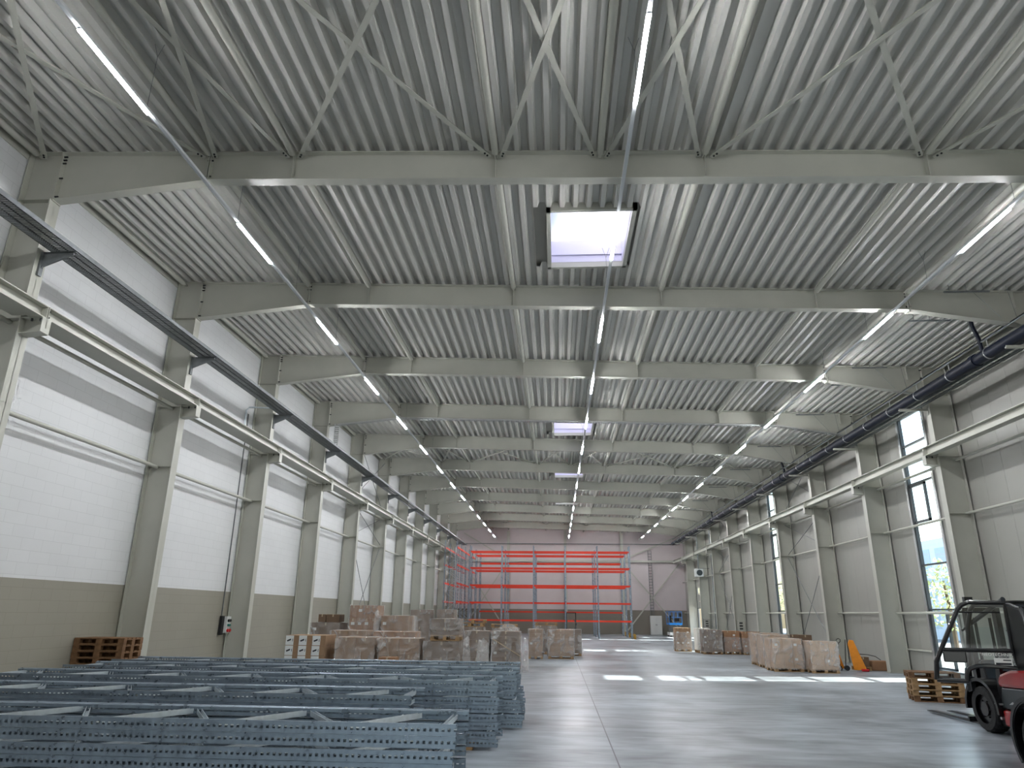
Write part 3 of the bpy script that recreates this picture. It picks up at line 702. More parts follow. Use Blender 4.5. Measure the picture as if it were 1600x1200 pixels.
# standing racks
def bay_rack(rn, X0, nb, y0, levels, H, rearlv=None, ax='x', depth=1.1, bw_=2.91, guard=True, missing=()):
    """one run of racking, along x (or y when ax='y')"""
    r = empty('pallet_rack', (X0, y0, 0), 0 if ax == 'x' else math.pi/2)
    post = MB(); post.box(-.05, .05, -.0, .07, 0, H); me = post
    for i in range(nb+1):
        for d in (0, depth-.07):
            m = MB(); x = i*bw_
            m.box(x-.05, x+.05, d, d+.004, 0, H); m.box(x-.05, x-.046, d, d+.07, 0, H); m.box(x+.046, x+.05, d, d+.07, 0, H)
            m.box(x-.07, x+.07, d-.03, d+.1, 0, .01)
            m.build('upright', 'galv', r)
        m = MB(); z = .25; f = 0
        while z+.9 < H:
            m.bar((x, .05, z), (x, depth-.05, z), .03, .03); m.bar((x, .05 if f else depth-.05, z+.05), (x, depth-.05 if f else .05, z+.85), .03, .03); z += .9; f = 1-f
        m.build('bracing', 'galv_light', r)
    for lv in levels:
        for i in range(nb):
            for d in (0, 1):
                if (lv, i, d) in missing: continue
                y = -.03 if d == 0 else depth-.02
                m = MB(); m.box(i*bw_+.05, (i+1)*bw_-.05, y, y+.05, lv-.07, lv+.07)
                m.box(i*bw_+.045, i*bw_+.055, y-.01, y+.06, lv-.12, lv+.1); m.box((i+1)*bw_-.055, (i+1)*bw_-.045, y-.01, y+.06, lv-.12, lv+.1)
                m.build('shelf_beam', 'rack_orange', r)
    return r
r1 = bay_rack('a', -7.95, 5, 65.5, (1.45, 2.95, 4.45, 5.97, 7.43), 8.0)
tag(r1, 'front row of orange beamed pallet racking standing across the far end', 'pallet rack', 'empty pallet racks at the far end')
r2 = bay_rack('b', -7.95, 5, 70.1, (4.45, 5.97, 7.43), 8.0)
tag(r2, 'second row of orange beamed pallet racking behind the front row', 'pallet rack', 'empty pallet racks at the far end')
r3 = bay_rack('c', -7.95, 5, 74.1, (2.2, 6.95), 8.0)
tag(r3, 'rear row of racking with dark red beams at two heights', 'pallet rack', 'empty pallet racks at the far end')
r4 = bay_rack('d', -8.55, 5, 61.2, (2.95, 4.45, 5.97, 7.43), 8.0, ax='y')
tag(r4, 'pallet racking standing lengthways along the left wall', 'pallet rack', 'empty pallet racks at the far end')
for i, y in enumerate((65.4, 66.7, 70.0, 74.0)):
    m = MB(); m.box(6.7, 6.86, y-.08, y-.06, 0, .42); m.box(6.86, 6.88, y-.08, y+.14, 0, .42)
    tag(m.build('corner_guard', 'yellow_black'), 'yellow and black rack corner guard, %s from the front' % ['first', 'second', 'third', 'fourth'][i], 'corner guard', 'rack corner guards')

# ------------------------------------------------------------------ pallets and loads
def mk_pallet(mat_='wood_pallet'):
    r = empty('euro_pallet')
    m = MB()
    for y in (-.327, -.17, 0, .17, .327): m.box(-.6, .6, y-.0625, y+.0625, .122, .144)
    m.build('top_deck', mat_, r)
    m = MB()
    for x in (-.53, 0, .53): m.box(x-.07, x+.07, -.4, .4, .1, .122)
    m.build('cross_board', mat_, r)
    m = MB()
    for y in (-.35, 0, .35): m.box(-.6, .6, y-.05, y+.05, 0, .022)
    m.build('bottom_board', mat_, r)
    for x in (-.53, 0, .53):
        for y in (-.34, 0, .34): MB().box(x-.07, x+.07, y-.06, y+.06, .022, .1).build('block', mat_, r)
    return r
pal = {'l': mk_pallet(), 'd': mk_pallet('wood_dark')}; used = set()
def pallet(x, y, z, rz, label, group, kind='l', sx=1):
    p = pal[kind] if kind not in used else copy_tree(pal[kind]); used.add(kind)
    p.location = (x, y, z); p.rotation_euler = (0, 0, rz); p.scale = (1, 1, 1)
    return tag(p, label, 'pallet', group)
hts = ['lowest', 'second', 'third', 'fourth', 'fifth', 'sixth', 'seventh', 'eighth', 'ninth', 'topmost']
for j in range(10):
    pallet(-10.605+random.uniform(-.008, .008), 16.95+random.uniform(-.02, .02), j*.1445, R(.4+random.uniform(-.4, .4)), 'brown wooden pallet in the tall stack by the left wall, %s from the floor' % hts[j] if j < 9 else 'topmost brown wooden pallet of the tall stack by the left wall', 'pallets stacked by the left wall', 'd')
for j in range(5):
    pallet(9.98+(0 if j < 4 else -.04)+random.uniform(-.02, .02), 20.72+random.uniform(-.02, .02), j*.1445, R(-14 if j < 4 else -16), 'pale wooden pallet in the stack behind the forklift, %s from the floor' % hts[j] if j < 4 else 'topmost wooden pallet of the stack behind the forklift', 'pallets stacked behind the forklift', 'l' if j not in (0, 4) else 'd')
LN = {}
def load(x0, x1, y0, dep, ztop, label, style='cardboard', nx=2, nz=3, film=.8, rz=0, z0=.144, pal_kind='l', place='', ny=1, white=False, nopal=False, gaps=.004, heap=False, bulge=.03):
    """cartons on a pallet wrapped in stretch film; front face at y0 spanning x0..x1"""
    cx, cy = (x0+x1)/2, y0+dep/2; w_, h_ = x1-x0, ztop-z0
    rnd = random.Random(int(cx*100+cy*10))
    if not nopal:
        p = pallet(cx, cy, z0-.144, rz if w_ > dep*.9 else rz+math.pi/2, 'wooden pallet carrying the '+place, 'pallets under the wrapped loads', pal_kind)
        p.scale = (max(.55, (w_ if w_ > dep*.9 else dep)/1.2), max(.7, (dep if w_ > dep*.9 else w_)/.8), 1)
    r = empty('wrapped_load', (cx, cy, z0), rz)
    cw, ch, cdp = w_/nx, h_/nz, dep/ny
    for i in range(nx):
        for k in range(nz):
            if k == nz-1 and heap and rnd.random() < .3: continue
            for j in range(ny):
                m = MB(); a = -w_/2+i*cw+gaps; b_ = -w_/2+(i+1)*cw-gaps; dy = rnd.uniform(-.01, .01)
                ya, yb = -dep/2+j*cdp+gaps+dy, -dep/2+(j+1)*cdp-gaps+dy; za, zb_ = k*ch+.002, (k+1)*ch-.002
                m.box(a, b_, ya, yb, za, zb_)
                if white:
                    m.box(a-.001, a+(b_-a)*.6, ya-.003, ya, za+.005, zb_-.008, 1)
                    cxm = a+(b_-a)*.25; zm = (za+zb_)/2
                    m.bar((cxm-.05, ya-.005, zm-.02), (cxm+.05, ya-.005, zm+.02), .006, .04, 2)
                    m.bar((cxm+.03, ya-.006, zm+.025), (cxm+.055, ya-.006, zm+.03), .006, .02, 2)
                    m.box(a+(b_-a)*.5, a+(b_-a)*.54, ya-.005, ya, zm-.03, zm+.04, 2)
                else:
                    m.box((a+b_)/2-.025, (a+b_)/2+.025, ya-.002, yb+.002, zb_-.001, zb_+.001, 1)
                    m.box((a+b_)/2-.025, (a+b_)/2+.025, ya-.002, ya, zb_-.09, zb_, 1)
                    if rnd.random() < .4: m.box(a+.06, a+.18, ya-.003, ya, zm if 0 else za+ch*.5, za+ch*.5+.09, 2)
                m.build('carton', [style, 'carton_white' if white else 'tape', 'ink' if white else 'carton_white'], r)
    if film:
        m = MB(); nxs, nzs = 12, 10; e = .02; prm = []
        per = [(-1, -1), (1, -1), (1, 1), (-1, 1)]
        ring = []
        for s in range(4):
            (ax_, ay_), (bx_, by_) = per[s], per[(s+1) % 4]
            for q in range(nxs): f = q/nxs; ring.append((ax_+(bx_-ax_)*f, ay_+(by_-ay_)*f))
        vs = []; fs = []; nr = len(ring); hh = h_*film
        zb0 = -.05 if not nopal else .0
        off = (h_-hh) if film < 1 and film > .85 else 0
        for k in range(nzs+1):
            for q, (u, v) in enumerate(ring):
                g = e+bulge*(noise.noise(Vector((u*2.3+cx, v*2.3+cy, k*.9)))+.35)
                vs.append((u*(w_/2+g), v*(dep/2+g), zb0+(hh-zb0)*k/nzs+(.03*noise.noise(Vector((u*3+cx, v*3, 7.7))) if k == nzs else 0)))
        for k in range(nzs):
            for q in range(nr): fs.append((k*nr+q, k*nr+(q+1) % nr, (k+1)*nr+(q+1) % nr, (k+1)*nr+q))
        if film >= .99:
            vs.append((0, 0, h_+.015)); c = len(vs)-1
            for q in range(nr): fs.append((nzs*nr+q, nzs*nr+(q+1) % nr, c))
        m.add(vs, fs); m.build('stretch_wrap', 'stretch_film', r, fix=False, smooth=False)
    return tag(r, label, 'wrapped load', 'palletised carton loads')
CB, CD, CR = 'cardboard', 'cardboard_dark', 'cardboard_red'
# left group, front row
load(-7.48, -6.36, 20, 1.0, 1.45, 'stack of cartons with white printed labels beside the left column', CB, 3, 5, 0, 0, place='white printed cartons', white=True, ny=2)
load(-6.08, -5.02, 20.1, .95, 1.41, 'brown cartons in film right beside the white printed cartons', CB, 2, 2, 1, 0, place='film wrapped cartons next to the white printed ones')
load(-4.86, -3.76, 20.0, .95, 1.4, 'cartons in very shiny film in the front row, with a teal printed box before them', CB, 2, 3, 1, 0, place='very shiny front row load', bulge=.05)
load(-3.60, -2.66, 19.9, .95, 1.34, 'brown carton load with a small wrapped pallet standing on top', CD, 1, 3, 1, 0, place='load under the small wrapped pallet')
load(-3.46, -2.68, 20.0, .8, 1.92, 'small film wrapped load standing on top of the brown front load', CD, 1, 2, 1, 0, z0=1.5, place='small load on top')
load(-4.7, -4.25, 19.35, .45, .95, 'low brown carton with teal print before the shiny load', CR, 1, 2, 0, place='low teal printed carton', nopal=True, z0=0)
load(-3.56, -2.62, 28.2, 1.1, 1.42, 'dark brown load half hidden behind the standing plastic film', CD, 1, 4, 1, 0, place='load behind the plastic film')
load(-2.5, -1.45, 28.2, 1.15, 1.42, 'tall brown load with diagonal strap at the right end of the left group', CD, 1, 7, 1, 0, place='load with diagonal strap', bulge=.05)
load(-1.4, -.72, 36, 1.0, 1.35, 'narrow brown load left of the silvery wrapped one', CB, 1, 6, 1, 0, place='narrow brown load')
load(-.46, .78, 36.2, 1.0, 1.33, 'silvery film wrapped load standing alone by the floor joint', CB, 1, 6, 1, 0, place='silvery wrapped load', bulge=.05)
load(.1, 1.24, 38.9, 1.0, 1.3, 'dark load peeping out behind the silvery wrapped one', CD, 1, 6, 1, 0, place='load behind the silvery one')
MB().box(-4.64, -4.4, 19.338, 19.345, .55, .85).build('printed_panel', 'teal_print', [o_ for o_ in bpy.data.objects if o_.get('label') == 'low brown carton with teal print before the shiny load'][0]).matrix_parent_inverse = Matrix.Translation((4.475, -19.575, 0))
# middle row
load(-7.0, -5.9, 22.5, 1.0, 1.52, 'flat topped carton load in the second row behind the white printed cartons', CB, 2, 3, 1, place='second row load at left')
load(-5.7, -4.4, 22.6, 1.0, 1.5, 'flat topped carton load in the second row behind the shiny one', CR, 2, 3, 1, place='second row load at middle')
# back tier
load(-8.5, -7.5, 25, 1.0, 1.71, 'brown load by the left wall with two loose cartons on top', CD, 1, 3, 1, place='load by the left wall')
for i, (a, b_) in enumerate(((-8.3, -8.05), (-8.02, -7.56))):
    m = MB(); m.box(a, b_, 25.1, 25.7, 1.725, 1.98); m.box((a+b_)/2-.02, (a+b_)/2+.02, 25.095, 25.705, 1.9, 1.982, 1)
    tag(m.build('carton', ['cardboard_dark', 'tape']), ['narrow', 'wider'][i]+' loose brown carton on top of the load by the left wall', 'carton', 'loose cartons')
load(-7.17, -6.22, 25, 1.0, 2.29, 'tallest left load with rows of white labels on narrow cartons', CR, 4, 5, 1, place='tallest labelled load')
load(-6.06, -5.08, 25, 1.0, 1.96, 'film wrapped load right of the tallest labelled one', CB, 1, 3, 1, place='wrapped load beside the tallest', bulge=.05)
load(-6.1, -5.3, 30.2, 1.0, 2.18, 'dark tall load with pasted papers in the back row', CD, 1, 3, 1, place='dark load with papers')
load(-5.0, -4.3, 30.3, 1.0, 2.2, 'dark upright carton load rising behind the small top pallet', CD, 1, 2, 1, place='dark upright load')
load(-4.35, -3.2, 31.6, .9, 1.5, 'low brown load carrying two empty pallets in the back', CD, 2, 3, 1, place='load carrying two empty pallets')
pallet(-3.8, 32.1, 1.51, 0, 'lower empty pallet lying on a back row load', 'empty pallets on loads'); pallet(-3.7, 32.1, 1.655, R(4), 'upper empty pallet lying on a back row load', 'empty pallets on loads')
load(-2.9, -1.75, 33.0, .9, 1.45, 'brown load with one empty pallet on top left of the film heap', CD, 2, 3, 1, place='load carrying one empty pallet')
pallet(-2.4, 33.4, 1.46, R(3), 'single empty pallet on the load left of the film heap', 'empty pallets on loads')
load(-1.2, -.05, 40.0, .9, 1.45, 'brown load with an empty pallet on top behind the silvery one', CD, 2, 3, 1, place='load behind the silvery one at left')
pallet(-.6, 40.45, 1.46, 0, 'empty pallet on top of the load behind the silvery one', 'empty pallets on loads')
# loose film
def film_heap(x, y, z, w_, d_, h_, label, tall=False):
    m = MB(); n = 18; vs = []; fs = []; rnd = random.Random(int(x*10))
    for k in range(9):
        t_ = k/8; rr = (1-.55*t_**1.5) if tall else math.sqrt(max(0.02, 1-t_*t_))
        for q in range(n):
            a = 2*math.pi*q/n; g = rr*(1+.28*noise.noise(Vector((math.cos(a)*2+x, math.sin(a)*2, t_*4+y))))
            vs.append((x+g*w_/2*math.cos(a), y+g*d_/2*math.sin(a), z+h_*t_*(1+.12*noise.noise(Vector((a, x, t_))))))
    for k in range(8):
        for q in range(n): fs.append((k*n+q, k*n+(q+1) % n, (k+1)*n+(q+1) % n, (k+1)*n+q))
    fs.append(tuple(8*n+q for q in range(n))); m.add(vs, fs)
    return tag(m.build('plastic_film_heap', 'stretch_film', fix=False), label, 'plastic film', 'loose heaps of plastic film')
film_heap(-2.5, 20.3, 0, .3, .5, 1.42, 'tall strip of crumpled film at the right of the brown front load', True)
film_heap(-2.08, 20.6, 0, .5, .5, 1.36, 'standing bunch of crumpled film between two loads', True)
film_heap(-1.9, 28.7, 1.43, .75, .6, .26, 'heap of crumpled film lying on the load with diagonal strap')
film_heap(-6.18, 24.86, 1.2, .26, .2, .9, 'crumpled film hanging beside the tallest labelled load', True)
film_heap(-4.92, 25.2, 1.45, .24, .3, .5, 'pointed bit of film beside the dark load with papers', True)
film_heap(-1.22, 28.2, 0, .26, .9, 1.15, 'crumpled film hanging down the right side of the strapped load', True)
m = MB(); m.bar((-2.47, 28.13, 1.15), (-1.42, 28.13, .55), .01, .03)
tag(m.build('load_strap', 'tape'), 'pale strap running diagonally over the last load of the left group', 'strap')
# right group
load(8.52, 9.66, 30.15, 1.0, 1.23, 'pale wrapped load at the left front of the right group', 'cardboard_pale', 3, 2, 1, R(3), place='left front load of the right group', bulge=.045)
load(9.8, 10.84, 29.65, .9, 1.16, 'pale wrapped load beside the yellow pallet truck', 'cardboard_pale', 2, 2, 1, R(3), place='load beside the pallet truck', bulge=.04)
load(8.7, 9.75, 32.0, 1.0, 1.32, 'wrapped load directly behind the left front load at right', 'cardboard_pale', 2, 2, 1, place='second load behind at right', bulge=.05)
load(8.8, 9.9, 33.6, 1.0, 1.35, 'shiny wrapped load farthest back of the right front cluster', 'cardboard_pale', 2, 2, 1, place='farthest load of the right front cluster', bulge=.05)
load(10.1, 11.2, 33.4, 1.0, 1.3, 'open carton load behind the right front cluster', CD, 2, 2, .7, place='open carton load in the right cluster')
load(8.2, 9.25, 42.4, .9, 1.3, 'dark grey brown load left of the open cartons by the right wall', CD, 2, 4, 1, place='dark load at right')
load(9.42, 10.3, 42.6, .9, 1.25, 'rust brown open cartons behind the dark load, left one', CR, 2, 2, .7, place='left open cartons')
load(10.4, 11.4, 42.3, .9, 1.22, 'rust brown open cartons behind the dark load, right one', CR, 3, 2, .7, place='right open cartons')
load(7.1, 8.0, 45.0, .9, 1.34, 'pale tan load left of the sunlit white one', CB, 3, 2, .8, place='pale tan load')
o = load(8.12, 8.9, 43.7, 1.0, 1.35, 'white covered load standing in bright sunlight', 'sheet_white', 1, 2, 0, place='sunlit white load')
# low load with hoses by the right wall
load(12.3, 12.75, 31.5, .6, .52, 'small square carton on the low pallet by the right wall', CD, 1, 1, 0, place='low cartons by the right wall')
m = MB(); m.box(12.85, 13.05+.5, 31.5, 32.1, .15, .52); 
o = tag(m.build('carton', 'cardboard_red', bevel=.03), 'long reddish carton on the floor by the right column', 'carton', 'loose cartons')
o.location.z = -.149
tag(MB().tube([(12.35, 31.8, .555), (12.5, 31.7, .62), (12.8, 31.7, .6), (13.1, 31.7, .54), (13.3, 31.7, .4)], .014, 6).build('hose', 'black_plastic', smooth=True), 'dark hose lying over the low cartons by the right wall', 'hose')

# ------------------------------------------------------------------ pallet truck
def pallet_truck(x, y, rz, label):
    r = empty('pallet_truck', (x, y, 0), rz)
    m = MB()
    for s in (-1, 1): m.box(s*.19-.08, s*.19+.08, .1, 1.25, .05, .1)
    m.build('fork', 'jack_yellow', r)
    m = MB(); m.prism([(-.27, .08), (.27, .08), (.12, .62), (-.12, .62)], 'y', -.02, .14); m.build('chassis', 'jack_yellow', r, bevel=.01)
    m = MB(); m.tube([(0, -.12, .2), (0, -.12, .5)], .045, 10); m.tube([(0, -.12, .45), (0, -.25, 1.05)], .018, 8)
    m.tube([(0, -.25, 1.05), (-.08, -.27, 1.12), (-.08, -.29, 1.2), (0, -.3, 1.24), (.08, -.29, 1.2), (.08, -.27, 1.12), (0, -.25, 1.05)], .014, 6); m.build('handle', 'black_plastic', r, smooth=True)
    m = MB(); m.tube([(-.07, -.12, .1), (.07, -.12, .1)], .09, 14); m.build('steer_wheel', 'rubber', r)
    m = MB(); m.tube([(-.24, 1.1, .045), (-.14, 1.1, .045)], .04, 10); m.tube([(.14, 1.1, .045), (.24, 1.1, .045)], .04, 10); m.build('load_roller', 'rubber', r)
    tag(r, label, 'pallet truck', 'pallet trucks')
pallet_truck(11.4, 31.3, R(8), 'black handled pallet truck beside the pale wrapped load')
# tilted yellow fork carriage of a second truck leaning upright
r = empty('pallet_truck', (12.0, 30.9, 0), R(-10))
m = MB(); m.prism([(-.12, .06), (.36, .06), (-.02, 1.18), (-.17, 1.2), (-.24, 1.05)], 'y', -.03, .03); m.build('chassis', 'jack_yellow', r, bevel=.01)
m = MB()
m.bar((-.16, .15, .6), (.3, .15, .05), .16, .05); m.build('fork', 'jack_yellow', r)
m = MB(); m.tube([(.15, -.05, .06), (.42, -.05, .06)], .05, 10); m.build('load_roller', 'box_red', r)
m = MB(); m.tube([(-.4, .1, .1), (-.36, .12, .55), (-.3, .1, 1.2)], .016, 8); m.tube([(-.36, .0, .12), (-.36, .2, .12)], .1, 12); m.build('handle', 'black_plastic', r)
tag(r, 'bright yellow orange pallet truck standing by the right wall column', 'pallet truck', 'pallet trucks')
# dark stacker truck behind the left group
r = empty('stacker_truck', (.85, 45, 0))
m = MB(); m.box(-.3, -.24, 0, .08, .05, 2.15); m.box(.24, .3, 0, .08, .05, 2.15); m.box(-.3, .3, .0, .08, 2.1, 2.15); m.box(-.3, .3, .02, .06, 1.0, 1.08); m.build('mast', 'truck_black', r)
m = MB(); m.box(-.36, .36, -.6, -.02, .1, 1.15); m.build('body', 'truck_black', r, bevel=.04)
m = MB(); m.tube([(.15, -.5, 1.1), (.3, -.75, 1.5), (.15, -.72, 1.75)], .025, 8); m.build('tiller', 'truck_grey', r)
m = MB(); m.tube([(-.25, -.3, .09), (.25, -.3, .09)], .09, 12); m.build('wheel', 'rubber', r)
m = MB(); m.box(-.26, -.12, .05, 1.15, .04, .1); m.box(.12, .26, .05, 1.15, .04, .1); m.build('fork', 'truck_black', r)
tag(r, 'dark pedestrian stacker with mast behind the silvery wrapped load', 'stacker truck')
# ------------------------------------------------------------------ cabinet, scissor lift, boxes
r = empty('storage_cabinet', (10.5, 79.2, 0))
MB().box(-.6, .6, -.25, .25, .02, 1.95).build('body', 'cabinet_white', r, bevel=.005)
for s in (-1, 1):
    dr = MB().box(min(s*.01, s*.58), max(s*.01, s*.58), -.275, -.252, .08, 1.92).build('door', 'cabinet_white', r)
    MB().box(min(s*.04, s*.07), max(s*.04, s*.07), -.3, -.276, .95, 1.12).build('door_handle', 'black_plastic', dr)
tag(r, 'white two door metal cabinet against the far wall', 'cabinet')
def scissor(x, y):
    r = empty('scissor_lift', (x, y, 0))
    m = MB(); m.box(-.62, .62, -.9, .9, .12, .42); m.build('base', 'cabinet_white', r, bevel=.02)
    for a in (-.5, .5):
        for b in (-.7, .7): m = MB(); m.tube([(a-.07, b, .16), (a+.07, b, .16)], .16, 16); m.build('wheel', 'rubber', r)
    m = MB()
    for k in range(5):
        z = .46+k*.13
        m.bar((-.45, -.8, z), (-.45, .8, z+.1), .04, .05); m.bar((.45, -.8, z+.1), (.45, .8, z), .04, .05); m.tube([(-.5, -.82, z+.05), (.5, -.82, z+.05)], .02, 6)
    m.build('scissor_arms', 'galv_dark', r)
    m = MB(); m.box(-.64, .64, -.95, .95, 1.12, 1.3); m.build('platform', 'lift_blue', r)
    m = MB()
    for a in (-.62, -.2, .2, .62):
        for b in (-.93, .93): m.tube([(a, b, 1.3), (a, b, 2.36)], .022, 8)
    for z in (1.82, 2.36):
        for b in (-.93, .93): m.tube([(-.62, b, z), (.62, b, z)], .022, 8)
        for a in (-.62, .62): m.tube([(a, -.93, z), (a, .93, z)], .022, 8)
    m.build('guard_rail', 'lift_blue', r)
    m = MB(); m.box(-.1, .35, -1.0, -.88, 1.45, 1.75); m.box(.35, .6, -.98, -.9, 1.9, 2.2); m.box(-.6, -.4, -.98, -.92, 1.35, 2.0); m.build('control_box', 'truck_black', r)
    tag(r, 'small blue scissor lift parked in the far right corner', 'scissor lift')
scissor(11.7, 74.6)
# control box on the left wall
r = empty('socket_box', (XLW+.02, 23.95, 0))
m = MB(); m.box(0, .12, .12, .42, 1.35, 1.88); m.build('housing', 'cabinet_white', r, bevel=.01)
m = MB()
for yy_, z in ((.2, 1.75), (.32, 1.75)): m.tube([(.12, yy_, z), (.17, yy_, z)], .045, 10)
m.build('grey_socket', 'black_plastic', r)
m = MB(); m.box(.12, .16, .18, .36, 1.57, 1.64); m.build('green_switch', 'box_green', r)
m = MB()
for yy_ in (.2, .33): m.tube([(.12, yy_, 1.44), (.18, yy_, 1.43)], .05, 12)
m.build('red_socket', 'box_red', r)
m = MB(); m.box(0, .08, -.18, 0, 1.3, 1.9); m.build('black_case', 'black_plastic', r)
tag(r, 'wall socket box with red and green fittings on the left wall', 'socket box')
m = MB(); m.box(XLW+.006, XLW+.035, 23.86, 23.89, 1.91, 8.9)
duct = tag(m.build('cable_duct', 'galv_dark'), 'thin cable duct rising above the socket box to the left cable tray', 'cable duct')
m = MB(); m.tube([(XLW+.08, 23.55, 8.2), (XLW+.08, 23.55, 8.95), (XLW+.15, 23.6, 9.08), (-10.3, 23.8, 9.1)], .03, 8)
m.build('bend', 'galv_light', duct, smooth=True)
for i, (k, col) in enumerate(((9, 'panel_grey'), (7, 'steel_paint'))):
    r = empty('distribution_board', (13.5, fr(k)-.16, 0))
    MB().box(-.28, .3, -.0, .14, .95, 1.75).build('housing', col, r, bevel=.01)
    m = MB()
    for z in (1.1, 1.3, 1.5): m.box(-.12, .12, -.02, 0, z, z+.1)
    m.build('socket', 'black_plastic', r)
    tag(r, ['pale distribution board on the column just left of the farthest tall window', 'grey distribution board on the column beside the farther rod bracing'][i], 'distribution board')
r = empty('unit_heater', (12.9, 66.5, 5.4))
MB().box(-.35, .35, -.35, .35, 0, .65).build('housing', 'cabinet_white', r, bevel=.02)
m = MB(); m.tube([(0, -.36, .32), (0, -.45, .32)], .26, 18); m.build('fan_guard', 'truck_grey', r)
m = MB(); m.tube([(0, 0, .65), (0, 0, 3.6)], .05, 8); m.box(-.02, 1.0, -.02, .02, .7, .74); m.build('support', 'galv_dark', r)
tag(r, 'white unit heater hung high at the far right', 'heater')

# ------------------------------------------------------------------ forklifts (driving direction +y)
def wheel(parent, x, y, r_, wd, side):
    """tyre with lugs, rim a sub-part; side -1 = outer face towards -x"""
    m = MB(); n = 40; prof = [(-.5, .62), (-.5, .9), (-.38, .985), (-.2, 1), (.2, 1), (.38, .985), (.5, .9), (.5, .62)]
    vs = []; fs = []
    for i in range(n):
        a = 2*math.pi*i/n
        for px_, pr in prof:
            q = pr*r_*(1.0 if (pr < .95 or i % 2) else .965)
            vs.append((x+px_*wd, y+q*math.cos(a), r_+q*math.sin(a)))
    k = len(prof)
    for i in range(n):
        for j in range(k-1): fs.append((i*k+j, i*k+j+1, ((i+1) % n)*k+j+1, ((i+1) % n)*k+j))
    m.add(vs, fs); t_ = m.build('wheel', 'rubber', parent)
    m = MB(); m.tube([(x-side*.1*wd, y, r_), (x+side*.3*wd, y, r_)], r_*.63, 28); m.tube([(x+side*.3*wd, y, r_), (x+side*.42*wd, y, r_)], r_*.3, 20)
    for i in range(6): a = i*math.pi/3; m.tube([(x+side*.3*wd, y+.2*r_/.42*math.cos(a)*.8, r_+.2*r_/.42*math.sin(a)*.8), (x+side*.4*wd, y+.2*r_/.42*math.cos(a)*.8, r_+.2*r_/.42*math.sin(a)*.8)], .014, 6)
    m.build('rim', 'truck_black', t_, smooth=True)
def arc(cx, cz, r_, a0, a1, n): return [(cx+r_*math.cos(R(a0+(a1-a0)*i/n)), cz+r_*math.sin(R(a0+(a1-a0)*i/n))) for i in range(n+1)]
